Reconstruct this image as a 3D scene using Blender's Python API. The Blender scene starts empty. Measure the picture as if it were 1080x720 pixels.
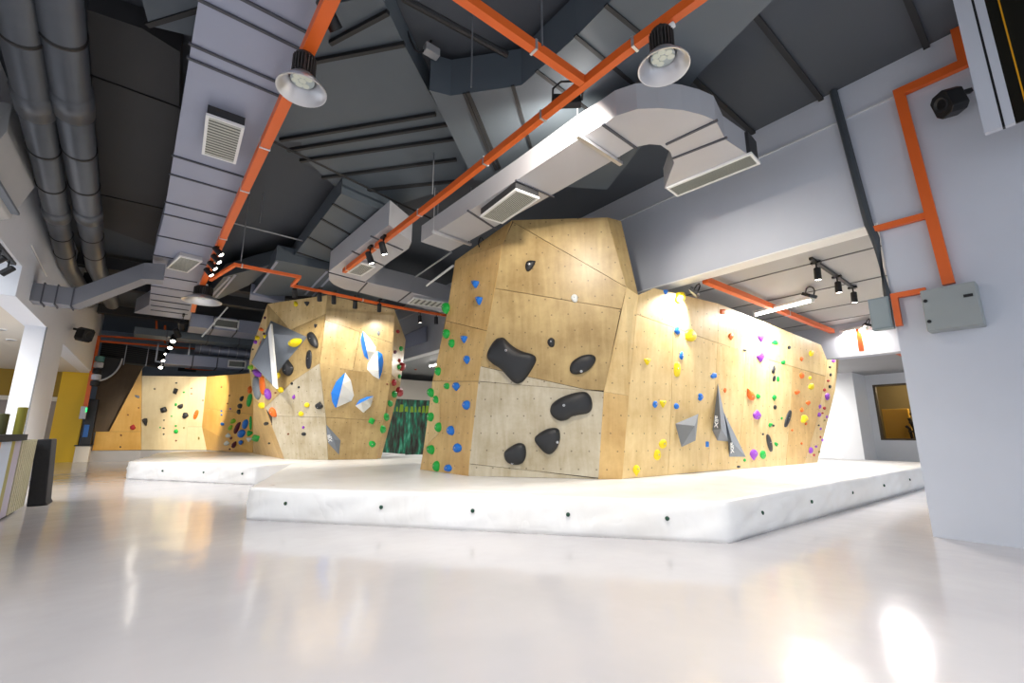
import bpy, bmesh, math, random
from mathutils import Vector, Matrix, noise
random.seed(7)
V = Vector
C = bpy.context.scene.collection
sc = bpy.context.scene

# ------------------------------------------------------------------ survey: a sight line of the photograph, met with a real plane
F_PX, EYE = 468.0, 1.1
PITCH, YAW = math.atan(95 / F_PX), math.radians(38.5)
fh = V((math.sin(YAW), math.cos(YAW), 0)); RT = V((math.cos(YAW), -math.sin(YAW), 0))
FW = fh * math.cos(PITCH) + V((0, 0, math.sin(PITCH)))
UP = -fh * math.sin(PITCH) + V((0, 0, math.cos(PITCH)))
CAM = V((0, 0, EYE))
def ray(p): return FW + RT * ((p[0] - 540) / F_PX) + UP * ((360 - p[1]) / F_PX)
def atz(x, y, z): d = ray((x, y)); return CAM + d * ((z - EYE) / d.z)
def atx(x, y, c): d = ray((x, y)); return CAM + d * (c / d.x)
def aty(x, y, c): d = ray((x, y)); return CAM + d * (c / d.y)

class Plane:
    """a flat face of a boulder: point, outward normal, in-plane u and v"""
    def __init__(s, p, n):
        s.p = V(p); n = V(n).normalized()
        if n.dot(CAM - s.p) < 0: n = -n
        s.n = n
        u = V((0, 0, 1)).cross(n)
        s.u = u.normalized(); s.v = n.cross(s.u).normalized()
    def hit(s, x, y):
        d = ray((x, y)); return CAM + d * ((s.p - CAM).dot(s.n) / d.dot(s.n))
    def uv(s, q): q = q - s.p; return (q.dot(s.u), q.dot(s.v))
def lean(a, b, deg):
    d = (b - a); d.z = 0; n = V((-d.y, d.x, 0)).normalized()
    if n.dot(CAM - a) < 0: n = -n
    o = math.radians(deg)
    return Plane(a, n * math.cos(o) + V((0, 0, -math.sin(o))))
def pl3(a, b, c): return Plane(a, (b - a).cross(c - a))

# ------------------------------------------------------------------ materials
def lin(c): return tuple((v / 255 / 12.92 if v / 255 <= .04045 else ((v / 255 + .055) / 1.055) ** 2.4) for v in c) + (1,)
MATS = {}
def mat(name, rgb, rough=.6, metal=0, var=.06, scale=3, bump=0, emit=0, bscale=None, spec=.5):
    if name in MATS: return MATS[name]
    m = bpy.data.materials.new(name); m.use_nodes = True; nt = m.node_tree; N = nt.nodes; L = nt.links
    b = N['Principled BSDF']; b.inputs['Roughness'].default_value = rough; b.inputs['Metallic'].default_value = metal
    b.inputs['Specular IOR Level'].default_value = spec
    col = lin(rgb)
    tc = N.new('ShaderNodeTexCoord')
    nz = N.new('ShaderNodeTexNoise'); nz.inputs['Scale'].default_value = scale; nz.inputs['Detail'].default_value = 4
    L.new(tc.outputs['Object'], nz.inputs['Vector'])
    mx = N.new('ShaderNodeMix'); mx.data_type = 'RGBA'
    mx.inputs['A'].default_value = tuple(c * (1 - var) for c in col[:3]) + (1,)
    mx.inputs['B'].default_value = tuple(min(1, c * (1 + var)) for c in col[:3]) + (1,)
    L.new(nz.outputs['Fac'], mx.inputs['Factor']); L.new(mx.outputs['Result'], b.inputs['Base Color'])
    if bump:
        n2 = N.new('ShaderNodeTexNoise'); n2.inputs['Scale'].default_value = bscale or scale * 4; n2.inputs['Detail'].default_value = 3
        L.new(tc.outputs['Object'], n2.inputs['Vector'])
        bp = N.new('ShaderNodeBump'); bp.inputs['Strength'].default_value = bump; bp.inputs['Distance'].default_value = .02
        L.new(n2.outputs['Fac'], bp.inputs['Height']); L.new(bp.outputs['Normal'], b.inputs['Normal'])
    if emit:
        b.inputs['Emission Color'].default_value = col; b.inputs['Emission Strength'].default_value = emit
    MATS[name] = m
    return m

def ply(name, a, b, dots=True, rough=.38):
    """plywood: long grain along v, chalk bloom, drilled bolt holes on a staggered grid"""
    m = bpy.data.materials.new(name); m.use_nodes = True; nt = m.node_tree; N = nt.nodes; L = nt.links
    bs = N['Principled BSDF']; bs.inputs['Roughness'].default_value = rough
    uv = N.new('ShaderNodeUVMap'); uv.uv_map = 'UVMap'
    oi = N.new('ShaderNodeObjectInfo')
    off = N.new('ShaderNodeVectorMath'); off.operation = 'MULTIPLY_ADD'
    cb = N.new('ShaderNodeCombineXYZ'); L.new(oi.outputs['Random'], cb.inputs['X']); L.new(oi.outputs['Random'], cb.inputs['Y'])
    L.new(cb.outputs[0], off.inputs[0]); off.inputs[1].default_value = (17, 31, 0); L.new(uv.outputs[0], off.inputs[2])
    mp = N.new('ShaderNodeMapping'); mp.inputs['Scale'].default_value = (6, .7, 1); L.new(off.outputs[0], mp.inputs['Vector'])
    g = N.new('ShaderNodeTexNoise'); g.inputs['Scale'].default_value = 1.6; g.inputs['Detail'].default_value = 6; g.inputs['Distortion'].default_value = .6
    L.new(mp.outputs[0], g.inputs['Vector'])
    big = N.new('ShaderNodeTexNoise'); big.inputs['Scale'].default_value = 1.2; big.inputs['Detail'].default_value = 8; big.inputs['Roughness'].default_value = .68; L.new(off.outputs[0], big.inputs['Vector'])
    ad = N.new('ShaderNodeMath'); ad.operation = 'MULTIPLY_ADD'; ad.inputs[1].default_value = .32
    L.new(g.outputs['Fac'], ad.inputs[0])
    m2 = N.new('ShaderNodeMath'); m2.operation = 'MULTIPLY'; m2.inputs[1].default_value = .72; L.new(big.outputs['Fac'], m2.inputs[0]); L.new(m2.outputs[0], ad.inputs[2])
    rp = N.new('ShaderNodeValToRGB'); rp.color_ramp.elements[0].position = .36; rp.color_ramp.elements[1].position = .68
    rp.color_ramp.elements[0].color = lin(a); rp.color_ramp.elements[1].color = lin(b)
    L.new(ad.outputs[0], rp.inputs['Fac'])
    last = rp.outputs['Color']
    if dots:
        sx = N.new('ShaderNodeSeparateXYZ'); L.new(uv.outputs[0], sx.inputs[0])
        def M(op, x, y=None, z=None):
            n = N.new('ShaderNodeMath'); n.operation = op
            for i, q in enumerate((x, y, z)):
                if q is None: continue
                if isinstance(q, (int, float)): n.inputs[i].default_value = q
                else: L.new(q, n.inputs[i])
            return n.outputs[0]
        vv = M('MULTIPLY', sx.outputs['Y'], 1 / .27); row = M('FLOOR', vv); fv = M('SUBTRACT', M('FRACT', vv), .5)
        uu = M('ADD', M('MULTIPLY', sx.outputs['X'], 1 / .27), M('MULTIPLY', row, .37)); fu = M('SUBTRACT', M('FRACT', uu), .5)
        d = M('SQRT', M('ADD', M('MULTIPLY', fu, fu), M('MULTIPLY', fv, fv)))
        k = M('LESS_THAN', d, .046)
        mx = N.new('ShaderNodeMix'); mx.data_type = 'RGBA'; L.new(M('MULTIPLY', k, .6), mx.inputs['Factor']); L.new(last, mx.inputs['A']); mx.inputs['B'].default_value = lin((58, 45, 32))
        last = mx.outputs['Result']
    L.new(last, bs.inputs['Base Color'])
    MATS[name] = m
    return m

def floor_mat():
    m = bpy.data.materials.new('epoxy floor'); m.use_nodes = True; nt = m.node_tree; N = nt.nodes; L = nt.links
    b = N['Principled BSDF']
    tc = N.new('ShaderNodeTexCoord')
    n1 = N.new('ShaderNodeTexNoise'); n1.inputs['Scale'].default_value = .5; n1.inputs['Detail'].default_value = 6; L.new(tc.outputs['Object'], n1.inputs['Vector'])
    rp = N.new('ShaderNodeValToRGB'); rp.color_ramp.elements[0].position = .3; rp.color_ramp.elements[1].position = .7
    rp.color_ramp.elements[0].color = lin((182, 180, 184)); rp.color_ramp.elements[1].color = lin((202, 199, 201)); L.new(n1.outputs['Fac'], rp.inputs['Fac'])
    L.new(rp.outputs['Color'], b.inputs['Base Color'])
    b.inputs['Roughness'].default_value = .13; b.inputs['Specular IOR Level'].default_value = .5
    n2 = N.new('ShaderNodeTexNoise'); n2.inputs['Scale'].default_value = 1.7; n2.inputs['Detail'].default_value = 3; L.new(tc.outputs['Object'], n2.inputs['Vector'])
    bp = N.new('ShaderNodeBump'); bp.inputs['Strength'].default_value = .22; bp.inputs['Distance'].default_value = .03; L.new(n2.outputs['Fac'], bp.inputs['Height'])
    L.new(bp.outputs['Normal'], b.inputs['Normal'])
    return m
def mural_mat():
    m = bpy.data.materials.new('green mural print'); m.use_nodes = True; nt = m.node_tree; N = nt.nodes; L = nt.links
    b = N['Principled BSDF']; b.inputs['Roughness'].default_value = .5
    tc = N.new('ShaderNodeTexCoord')
    mp = N.new('ShaderNodeMapping'); mp.inputs['Scale'].default_value = (4, 4, .9); L.new(tc.outputs['Object'], mp.inputs[0])
    n = N.new('ShaderNodeTexNoise'); n.inputs['Scale'].default_value = 1.8; n.inputs['Detail'].default_value = 8; L.new(mp.outputs[0], n.inputs['Vector'])
    rp = N.new('ShaderNodeValToRGB'); e = rp.color_ramp.elements
    e[0].position = .36; e[0].color = lin((52, 40, 36)); e[1].position = .7; e[1].color = lin((110, 200, 165))
    q = e.new(.48); q.color = lin((64, 90, 74)); q = e.new(.58); q.color = lin((34, 140, 104))
    L.new(n.outputs['Fac'], rp.inputs['Fac']); L.new(rp.outputs['Color'], b.inputs['Base Color'])
    return m
def tarp():
    m = bpy.data.materials.new('white tarpaulin'); m.use_nodes = True; nt = m.node_tree; N = nt.nodes; L = nt.links
    b = N['Principled BSDF']; b.inputs['Roughness'].default_value = .33
    tc = N.new('ShaderNodeTexCoord')
    n0 = N.new('ShaderNodeTexNoise'); n0.inputs['Scale'].default_value = 1.2; n0.inputs['Detail'].default_value = 5; L.new(tc.outputs['Object'], n0.inputs['Vector'])
    rp = N.new('ShaderNodeValToRGB'); rp.color_ramp.elements[0].position = .35; rp.color_ramp.elements[1].position = .6
    rp.color_ramp.elements[0].color = lin((232, 230, 227)); rp.color_ramp.elements[1].color = lin((244, 244, 244)); L.new(n0.outputs['Fac'], rp.inputs[0]); L.new(rp.outputs[0], b.inputs['Base Color'])
    mp = N.new('ShaderNodeMapping'); mp.inputs['Rotation'].default_value = (.5, .4, .9); mp.inputs['Scale'].default_value = (.6, 3.2, 1.4); L.new(tc.outputs['Object'], mp.inputs[0])
    n = N.new('ShaderNodeTexNoise'); n.inputs['Scale'].default_value = 1.3; n.inputs['Detail'].default_value = 1.5; n.inputs['Distortion'].default_value = .6; L.new(mp.outputs[0], n.inputs['Vector'])
    rg = N.new('ShaderNodeMath'); rg.operation = 'SUBTRACT'; rg.inputs[1].default_value = .5; L.new(n.outputs['Fac'], rg.inputs[0])
    ab = N.new('ShaderNodeMath'); ab.operation = 'ABSOLUTE'; L.new(rg.outputs[0], ab.inputs[0])
    bp = N.new('ShaderNodeBump'); bp.inputs['Strength'].default_value = .5; bp.inputs['Distance'].default_value = .05; L.new(ab.outputs[0], bp.inputs['Height'])
    L.new(bp.outputs['Normal'], b.inputs['Normal'])
    return m

PLY = dict(  # tints mix real board and chalk differences with lighting put into the colour
    warm=ply('plywood warm', (186, 146, 86), (224, 190, 128)),
    tan=ply('plywood tan', (152, 124, 76), (198, 172, 120)),
    pale=ply('plywood pale', (164, 148, 116), (206, 197, 176)),
    light=ply('plywood light', (202, 168, 108), (236, 210, 156)),
    gold=ply('plywood gold', (214, 160, 72), (232, 184, 100), dots=False),
    cream=ply('plywood cream', (222, 198, 148), (238, 218, 172), dots=False),
    brown=ply('plywood brown stained', (98, 76, 50), (116, 92, 62), dots=False, rough=.6))
M_body = mat('timber frame dark', (70, 56, 40), .8)
M_white = mat('white paint', (198, 202, 212), .55, var=.03)
M_cream = mat('cream paint', (216, 208, 194), .6, var=.03)
M_ceil = mat('charcoal ceiling paint', (77, 82, 89), .75, var=.12, scale=.6)
M_inner = mat('grey board ceiling', (172, 172, 172), .7, var=.06, scale=1.2)
M_silver = mat('galvanised duct', (156, 162, 182), .42, .25, var=.05, scale=2)
M_silver2 = mat('pale duct board', (186, 186, 190), .5, .15, var=.05, scale=2)
M_dduct = mat('dark painted duct', (88, 97, 105), .5, .2, var=.1, scale=1.5)
M_bduct = mat('black painted duct', (50, 50, 52), .6, .1, var=.1, scale=1.5)
M_pipe = mat('spiral pipe steel', (88, 92, 98), .4, .5, var=.1, scale=4)
M_orange = mat('orange cable tray', (224, 100, 32), .45, var=.05)
M_dark = mat('black metal', (24, 24, 26), .45, .2)
M_black = mat('black resin', (34, 35, 38), .48, var=.12, scale=20, bump=.15, bscale=150)
M_alu = mat('brushed aluminium', (205, 206, 210), .3, .7)
M_bolt = mat('bolt steel', (190, 190, 192), .35, .8)
M_led = mat('led lens glowing', (255, 246, 232), .3, emit=18)
M_bay = mat('led chip board', (170, 180, 180), .3, emit=.05)
M_tube = mat('tube glowing', (255, 250, 240), .3, emit=14)
M_grille = mat('grille louvre', (206, 208, 198), .5)
M_gdark = mat('grille shadow gap', (120, 122, 116), .7)
M_wframe = mat('white enamel', (236, 236, 234), .4, var=.02)
M_grey = mat('grey polyester volume', (120, 127, 137), .6, var=.06, scale=12, bump=.1, bscale=90)
M_yellow = mat('yellow wall paint', (232, 186, 10), .5, var=.03)
M_must = mat('mustard wall paint', (150, 118, 14), .6)
HC = dict(blue=(18, 112, 206), green=(16, 168, 62), yellow=(240, 214, 12), orange=(232, 110, 28), purple=(140, 62, 182), black=None,
          red=(176, 34, 38), white=(226, 228, 224), brown=(124, 66, 40), lime=(128, 190, 40), grey=(124, 130, 136), olive=(138, 126, 52), maroon=(92, 30, 52))
HM = {k: (M_black if v is None else mat('hold ' + k, v, .5, var=.1, scale=18, bump=.12, bscale=80)) for k, v in HC.items()}

# ------------------------------------------------------------------ object helpers
ORG = {}
def tag(o, label, cat, group=None):
    o['label'] = label; o['category'] = cat
    if group: o['group'] = group
    return o
def thing(name, loc, label, cat, group=None):
    o = bpy.data.objects.new(name, None); C.objects.link(o); o.location = loc; o.empty_display_size = .1
    ORG[o.name] = V(loc); return tag(o, label, cat, group)
class MB:
    def __init__(s): s.v = []; s.f = []; s.m = []; s.uv = {}
    def add(s, vs, fs, mi=0):
        o = len(s.v); s.v += [V(q) for q in vs]; s.f += [tuple(i + o for i in f) for f in fs]; s.m += [mi] * len(fs); return s
    def box(s, lo, hi, mi=0):
        x0, y0, z0 = lo; x1, y1, z1 = hi
        return s.add([(x0, y0, z0), (x1, y0, z0), (x1, y1, z0), (x0, y1, z0), (x0, y0, z1), (x1, y0, z1), (x1, y1, z1), (x0, y1, z1)],
                     [(0, 3, 2, 1), (4, 5, 6, 7), (0, 1, 5, 4), (1, 2, 6, 5), (2, 3, 7, 6), (3, 0, 4, 7)], mi)
    def prism(s, poly, ext, mi=0):
        n = len(poly); ext = V(ext); a = [V(p) for p in poly]; b = [p + ext for p in a]
        return s.add(a + b, [tuple(range(n)), tuple(range(2 * n - 1, n - 1, -1))] + [(i, (i + 1) % n, n + (i + 1) % n, n + i) for i in range(n)], mi)
    def ring_tube(s, pts, rad, n=12, cap=True, mi=0):
        pts = [V(p) for p in pts]; rad = rad if isinstance(rad, (list, tuple)) else [rad] * len(pts)
        vs = []; fs = []
        for i, p in enumerate(pts):
            t = (pts[min(i + 1, len(pts) - 1)] - pts[max(i - 1, 0)]).normalized()
            a = t.cross(V((0, 0, 1))); a = a.normalized() if a.length > .05 else V((1, 0, 0)); b = t.cross(a).normalized()
            vs += [p + (a * math.cos(k / n * math.tau) + b * math.sin(k / n * math.tau)) * rad[i] for k in range(n)]
        for i in range(len(pts) - 1):
            fs += [(i * n + k, i * n + (k + 1) % n, (i + 1) * n + (k + 1) % n, (i + 1) * n + k) for k in range(n)]
        if cap: fs += [tuple(range(n - 1, -1, -1)), tuple(range((len(pts) - 1) * n, len(pts) * n))]
        return s.add(vs, fs, mi)
    def sweep(s, pts, w, h, nrm=(0, 0, 1), mi=0):
        """rectangular section along a polyline, mitred; w across, h along nrm"""
        pts = [V(p) for p in pts]; nrm = V(nrm).normalized(); vs = []; n = len(pts)
        for i, p in enumerate(pts):
            d0 = (pts[i] - pts[i - 1]).normalized() if i else (pts[1] - pts[0]).normalized()
            d1 = (pts[i + 1] - pts[i]).normalized() if i < n - 1 else d0
            s0 = d0.cross(nrm).normalized(); s1 = d1.cross(nrm).normalized(); sd = (s0 + s1).normalized(); k = 1 / max(.3, sd.dot(s0))
            for a, b in ((-1, -1), (1, -1), (1, 1), (-1, 1)): vs.append(p + sd * (a * w / 2 * k) + nrm * (b * h / 2))
        fs = [(0, 1, 2, 3), tuple(4 * (n - 1) + j for j in (3, 2, 1, 0))]
        for i in range(n - 1): fs += [(4 * i + j, 4 * i + (j + 1) % 4, 4 * i + 4 + (j + 1) % 4, 4 * i + 4 + j) for j in range(4)]
        return s.add(vs, fs, mi)
    def lathe(s, c, prof, axis=(0, 0, 1), n=28, mi=0, cap=True):
        ax = V(axis).normalized(); a = ax.orthogonal().normalized(); b = ax.cross(a); c = V(c); vs = []; fs = []
        for r, h in prof: vs += [c + ax * h + (a * math.cos(k / n * math.tau) + b * math.sin(k / n * math.tau)) * r for k in range(n)]
        for i in range(len(prof) - 1): fs += [(i * n + k, i * n + (k + 1) % n, (i + 1) * n + (k + 1) % n, (i + 1) * n + k) for k in range(n)]
        if cap: fs += [tuple(range(n)), tuple(range((len(prof) - 1) * n, len(prof) * n))]
        return s.add(vs, fs, mi)
    def build(s, name, m, parent=None, smooth=False, bevel=0, uvplane=None, sub=0):
        if parent is not None:
            r = parent
            while r.parent: r = r.parent
            org = ORG[r.name]
        else:
            lo = V((min(v.x for v in s.v), min(v.y for v in s.v), min(v.z for v in s.v))); hi = V((max(v.x for v in s.v), max(v.y for v in s.v), max(v.z for v in s.v)))
            org = V(((lo.x + hi.x) / 2, (lo.y + hi.y) / 2, lo.z))
        bm = bmesh.new(); bv = [bm.verts.new(v - org) for v in s.v]
        for f, mi in zip(s.f, s.m):
            try: fc = bm.faces.new([bv[i] for i in f]); fc.material_index = mi; fc.smooth = smooth
            except ValueError: pass
        bmesh.ops.recalc_face_normals(bm, faces=bm.faces)
        if bevel: bmesh.ops.bevel(bm, geom=[e for e in bm.edges if len(e.link_faces) == 2 and e.calc_face_angle(0) > .4], offset=bevel, segments=2, affect='EDGES', profile=.6)
        if uvplane is not None:
            L = bm.loops.layers.uv.new('UVMap')
            for f in bm.faces:
                for l in f.loops: l[L].uv = uvplane.uv(l.vert.co + org)
        me = bpy.data.meshes.new(name); bm.to_mesh(me); bm.free()
        for q in (m if isinstance(m, (list, tuple)) else [m]): me.materials.append(q)
        o = bpy.data.objects.new(name, me); C.objects.link(o)
        if parent is not None: o.parent = parent
        else: o.location = org; ORG[o.name] = org
        return o
def struct(o): o['kind'] = 'structure'; return o

def inset(poly, u, v, d):
    """move every edge of a flat polygon inwards by d"""
    p0 = poly[0]; P = [((q - p0).dot(u), (q - p0).dot(v)) for q in poly]; n = len(P)
    A = sum(P[i][0] * P[(i + 1) % n][1] - P[(i + 1) % n][0] * P[i][1] for i in range(n)); sg = 1 if A > 0 else -1; out = []
    for i in range(n):
        a, b, c = P[i - 1], P[i], P[(i + 1) % n]
        def nn(p, q):
            dx, dy = q[0] - p[0], q[1] - p[1]; l = math.hypot(dx, dy) or 1; return (-dy / l * sg, dx / l * sg)
        n1, n2 = nn(a, b), nn(b, c); mx, my = n1[0] + n2[0], n1[1] + n2[1]; q = mx * n1[0] + my * n1[1]
        k = d / q if abs(q) > .25 else d
        out.append(p0 + u * (b[0] + mx * k) + v * (b[1] + my * k))
    return out

def sheet(plane, px, tint, parent, gap=.004):
    """one plywood sheet screwed on a boulder face"""
    pts = [q if isinstance(q, Vector) else plane.hit(*q) for q in px]
    pts = inset(pts, plane.u, plane.v, gap)
    return MB().prism(pts, -plane.n * .02).build('plywood_sheet', PLY[tint], parent, uvplane=plane)
def backing(plane, px, parent):
    pts = [q if isinstance(q, Vector) else plane.hit(*q) for q in px]
    pts = [p - plane.n * .022 for p in inset(pts, plane.u, plane.v, .012)]
    return MB().prism(pts, -plane.n * .05).build('frame', M_body, parent)

# ------------------------------------------------------------------ camera
cd = bpy.data.cameras.new('Camera'); cam = bpy.data.objects.new('Camera', cd); C.objects.link(cam)
cd.sensor_width = 36; cd.lens = 36 * F_PX / 1080; cd.clip_start = .05; cd.clip_end = 200
cam.matrix_world = Matrix.Translation(CAM) @ Matrix((RT, UP, -FW)).transposed().to_4x4()
sc.camera = cam

# ================================================================== THE SETTING
CEIL, WX, LX, BEAM = 5.62, 6.68, -2.05, 3.62
M_floor = floor_mat()
struct(MB().box((-9, -7, -.1), (24, 28, 0)).build('floor', M_floor))
struct(MB().box((-9, -3.5, CEIL), (7.1, 28, CEIL + .2)).build('ceiling', M_ceil))
w = MB().box((WX, -3.5, 0), (WX + .45, 1.16, CEIL)); w.box((WX, 1.16, BEAM), (WX + .27, 27, CEIL))
struct(w.build('wall_right', M_white))
struct(MB().box((-9, 27, 0), (24, 27.3, CEIL)).build('wall_back', mat('blue grey wall', (150, 160, 172), .6)))
# left: the upper wall over the open shopfront, its pier, and the shop behind it
w = MB().box((LX - .35, -2.5, 3.82), (LX, 10.65, CEIL)); w.box((LX - .35, 10.65, 3.3), (LX, 23.6, CEIL))
struct(w.build('wall_left', mat('left wall lightened paint', (226, 229, 236), .55, var=.03)))  # lighter than the other white walls, standing in for light missing here
w = MB().box((-9, -2.5, 4.05), (LX - .35, 10.6, 4.2)); w.box((-9, 10.6, 3.3), (LX - .35, 23.6, 4.2))
struct(w.build('ceiling_shop', M_cream))
w = MB().box((-9, 23.6, 0), (-2.2, 23.8, CEIL)); o = struct(w.build('wall_shop', mat('shop lower wall', (150, 140, 134), .6)))
struct(MB().box((-9, 23.5, 2.35), (-2.88, 23.6, 3.3)).build('trim_1', M_must))
struct(MB().box((-9, 23.4, 2.2), (-2.88, 23.6, 2.35)).build('trim_2', M_cream))
w = MB().box((LX - .32, 13.5, 0), (LX, 15.85, 3.3)); struct(w.build('column_left', mat('left wall lightened paint', (226, 229, 236), .55, var=.03)))
struct(MB().box((LX - .005, 13.48, 0), (LX + .012, 13.52, 3.3)).build('trim_3', mat('corner bead', (120, 122, 126), .5)))
struct(MB().box((-2.88, 23.3, 0), (-2.1, 23.58, 3.42)).build('wall_yellow', M_yellow))
# inner hall beyond the beam
ICE = 3.75
struct(MB().box((WX + .27, -3, ICE), (13.7, 27, ICE + .15)).box((13.7, -3, 3.3), (22, 27, ICE + .15)).build('ceiling_inner', M_inner))
struct(MB().box((13.3, -3, 2.92), (13.7, 12, ICE)).build('beam_inner', M_white))
w = MB().box((22, 5.2, 0), (22.3, 27, ICE)); w.box((22, -3, 0), (22.3, 5.2, .78)); w.box((22, -3, 2.9), (22.3, 5.2, ICE)); w.box((22, 4.85, .78), (22.3, 5.2, 2.9)); w.box((22, -3, .78), (22.3, 2.2, 2.9))
struct(w.build('wall_far', mat('far wall paint', (232, 233, 235), .55, var=.02)))
a = atz(905, 485.5, 0); struct(MB().box((20.4, 5.05, 0), (22, 5.75, ICE)).build('column_far', mat('far wall paint', (232, 233, 235), .55)))
win = struct(MB().box((22.02, 2.2, .78), (22.28, 2.26, 2.9)).box((22.02, 4.79, .78), (22.28, 4.85, 2.9)).box((22.02, 2.26, .78), (22.28, 4.79, .84)).box((22.02, 2.26, 2.84), (22.28, 4.79, 2.9)).build('window_1', mat('window frame brown', (92, 78, 60), .5)))
gl = bpy.data.materials.new('clear glass'); gl.use_nodes = True
gb = gl.node_tree.nodes['Principled BSDF']; gb.inputs['Transmission Weight'].default_value = 1; gb.inputs['Roughness'].default_value = .02; gb.inputs['IOR'].default_value = 1.05
MB().box((22.13, 2.26, .84), (22.15, 4.79, 2.84)).build('pane', gl, win)
struct(MB().box((25, -1, 0), (25.2, 8, ICE)).box((22.3, -1, -.05), (25, 8, 0)).box((22.3, -1, 3.2), (25, 8, 3.3)).box((22.3, 7.8, 0), (25, 8, 3.2)).build('wall_room', mat('olive brown wall', (124, 106, 66), .7)))
o = MB().box((23.4, 4.15, 0), (23.6, 4.98, 2.0)).build('display_stand', mat('orange yellow panel', (226, 170, 60), .5), bevel=.02)
tag(o, 'plain yellow display board standing in the room behind the far window', 'panel')
b = MB()
for k in range(9): b.ring_tube([(23.0, 3.0 + k * .13, 0), (23.0 + .1 * math.sin(k), 3.1 + k * .13, 1.2), (23.1, 3.2 + k * .13, 2.6 - .02 * k * k)], .05, 6)
for k in range(7): b.ring_tube([(23.02, 2.9, .4 + k * .33), (23.02, 4.3 - k * .06, .45 + k * .33)], .04, 6)
o = b.build('hanging_net', mat('dark brown net', (62, 52, 42), .8)); tag(o, 'dark brown netting hanging behind the far window', 'net')

# inner ceiling joints (each a thin cover strip of the board ceiling)
for k, x in enumerate((7.95, 9.6, 11.2, 12.6)):
    struct(MB().box((x, -2, ICE - .012), (x + .035, 9, ICE)).build('trim_%d' % (4 + k), mat('joint strip', (96, 96, 96), .6)))
# the beam's soffit edge, its lit look put into a lighter colour, and the fascia wire ledge
struct(MB().box((WX - .012, 1.16, BEAM - .02), (WX + .28, 27, BEAM)).build('trim_8', mat('soffit lit white', (238, 238, 236), .5)))
struct(MB().box((WX - .03, .74, 5.145), (WX, 27, 5.165)).build('trim_9', mat('ledge strip', (200, 202, 206), .4)))
# joints across the big dark ceiling sheets
for k, (p, q) in enumerate((((785, 0), (867, 105)), ((718, 72), (800, 142)), ((950, -20), (978, 52)))):
    a = atz(*p, CEIL); b_ = atz(*q, CEIL); yy = (a.y + b_.y) / 2
    struct(MB().box((a.x - 2.5, yy - .03, CEIL - .04), (WX, yy + .03, CEIL)).build('trim_%d' % (10 + k), mat('ceiling joint', (40, 41, 43), .7)))

# ================================================================== DUCTWORK
def duct(name, px, z0, z1, m, label, flanges=(), fm=None, cat='duct', group=None, fh=.03, fd=.02):
    pts = [p if isinstance(p, Vector) else atz(p[0], p[1], z0) for p in px]
    c = sum(pts, V()) / len(pts); root = thing(name, (c.x, c.y, z0), label, cat, group)
    MB().prism(pts, (0, 0, z1 - z0)).build('body', m, root)
    for (a, b) in flanges:
        A = a if isinstance(a, Vector) else atz(*a, z0); B = b if isinstance(b, Vector) else atz(*b, z0)
        d = (B - A).normalized(); e = d * .02
        q = MB().sweep([A - e + V((0, 0, -fd / 2 + .004)), B + e + V((0, 0, -fd / 2 + .004))], fh, fd)
        q.build('flange', fm or m, root)
    return root
M_seam = mat('duct joint dark', (74, 76, 84), .6)
# long silver duct on the left
L_ = lambda y: -.02 - .03 * y if y < 9 else -.29 - .06 * (y - 9)
R_ = lambda y: .74 - .02 * y
ys = [1.5, 4, 6.5, 9, 11.2]
pts = [V((L_(y), y, 4.6)) for y in ys] + [V((-.45, 13.2, 4.6)), V((-.5, 15.8, 4.6)), V((-.86, 17.2, 4.6)), V((.5, 17.2, 4.6))] + [V((R_(y), y, 4.6)) for y in (13.2, 11.2, 9, 8, 6.5, 4, 1.5)]
fl = [(V((L_(y), y, 4.6)), V((R_(y), y, 4.6))) for y in (3.75, 3.98, 4.55, 4.75, 6.75, 7.3, 8.3, 8.8, 9.9, 11.1)] + [(V((-.45, y, 4.6)), V((.39, y, 4.6))) for y in (12.6, 13.6, 14.4, 15.1, 15.8, 16.4)]
duct('air_duct', pts, 4.6, 5.05, M_silver, 'long wide silver air duct with crosswise joints, running above the left orange tray', fl, M_seam)
def vent(name, quad, z0, z1, label, n=14, group='supply air grilles'):
    p = [atz(*q, z0) for q in quad]; c = sum(p, V()) / 4; root = thing(name, (c.x, c.y, z0), label, 'vent', group)
    u = (p[1] - p[0] + p[2] - p[3]) / 2; v = (p[3] - p[0] + p[2] - p[1]) / 2
    lx, ly = u.length, v.length; u = u.normalized(); v = (v - u * v.dot(u)).normalized()
    def at(a, b, dz=0): return c + u * (a * lx / 2) + v * (b * ly / 2) + V((0, 0, dz))
    t = max(.03, .07 * min(lx, ly)); fx, fy = 1 - 2 * t / lx, 1 - 2 * t / ly
    MB().prism([at(-.97, -.97, .012), at(.97, -.97, .012), at(.97, .97, .012), at(-.97, .97, .012)], (0, 0, z1 - z0 - .012)).build('collar', M_bduct if z1 - z0 > .1 else M_silver2, root)
    f = MB()
    for a in ((-1, -1, 1, -fy), (-1, fy, 1, 1), (-1, -fy, -fx, fy), (fx, -fy, 1, fy)):
        f.prism([at(a[0], a[1]), at(a[2], a[1]), at(a[2], a[3]), at(a[0], a[3])], (0, 0, .03))
    f.build('frame', M_wframe, root)
    MB().prism([at(-fx, -fy, .0105), at(fx, -fy, .0105), at(fx, fy, .0105), at(-fx, fy, .0105)], (0, 0, .001)).build('backplate', M_gdark, root)
    s = MB()
    for k in range(n):
        b = -fy + (k + .5) / n * 2 * fy; h = .30 * 2 * fy / n
        s.prism([at(-fx, b - h, .001), at(fx, b - h, .001), at(fx, b + h, .007), at(-fx, b + h, .007)], (0, 0, .003))
    s.build('louvres', M_grille, root)
    return root
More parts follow.
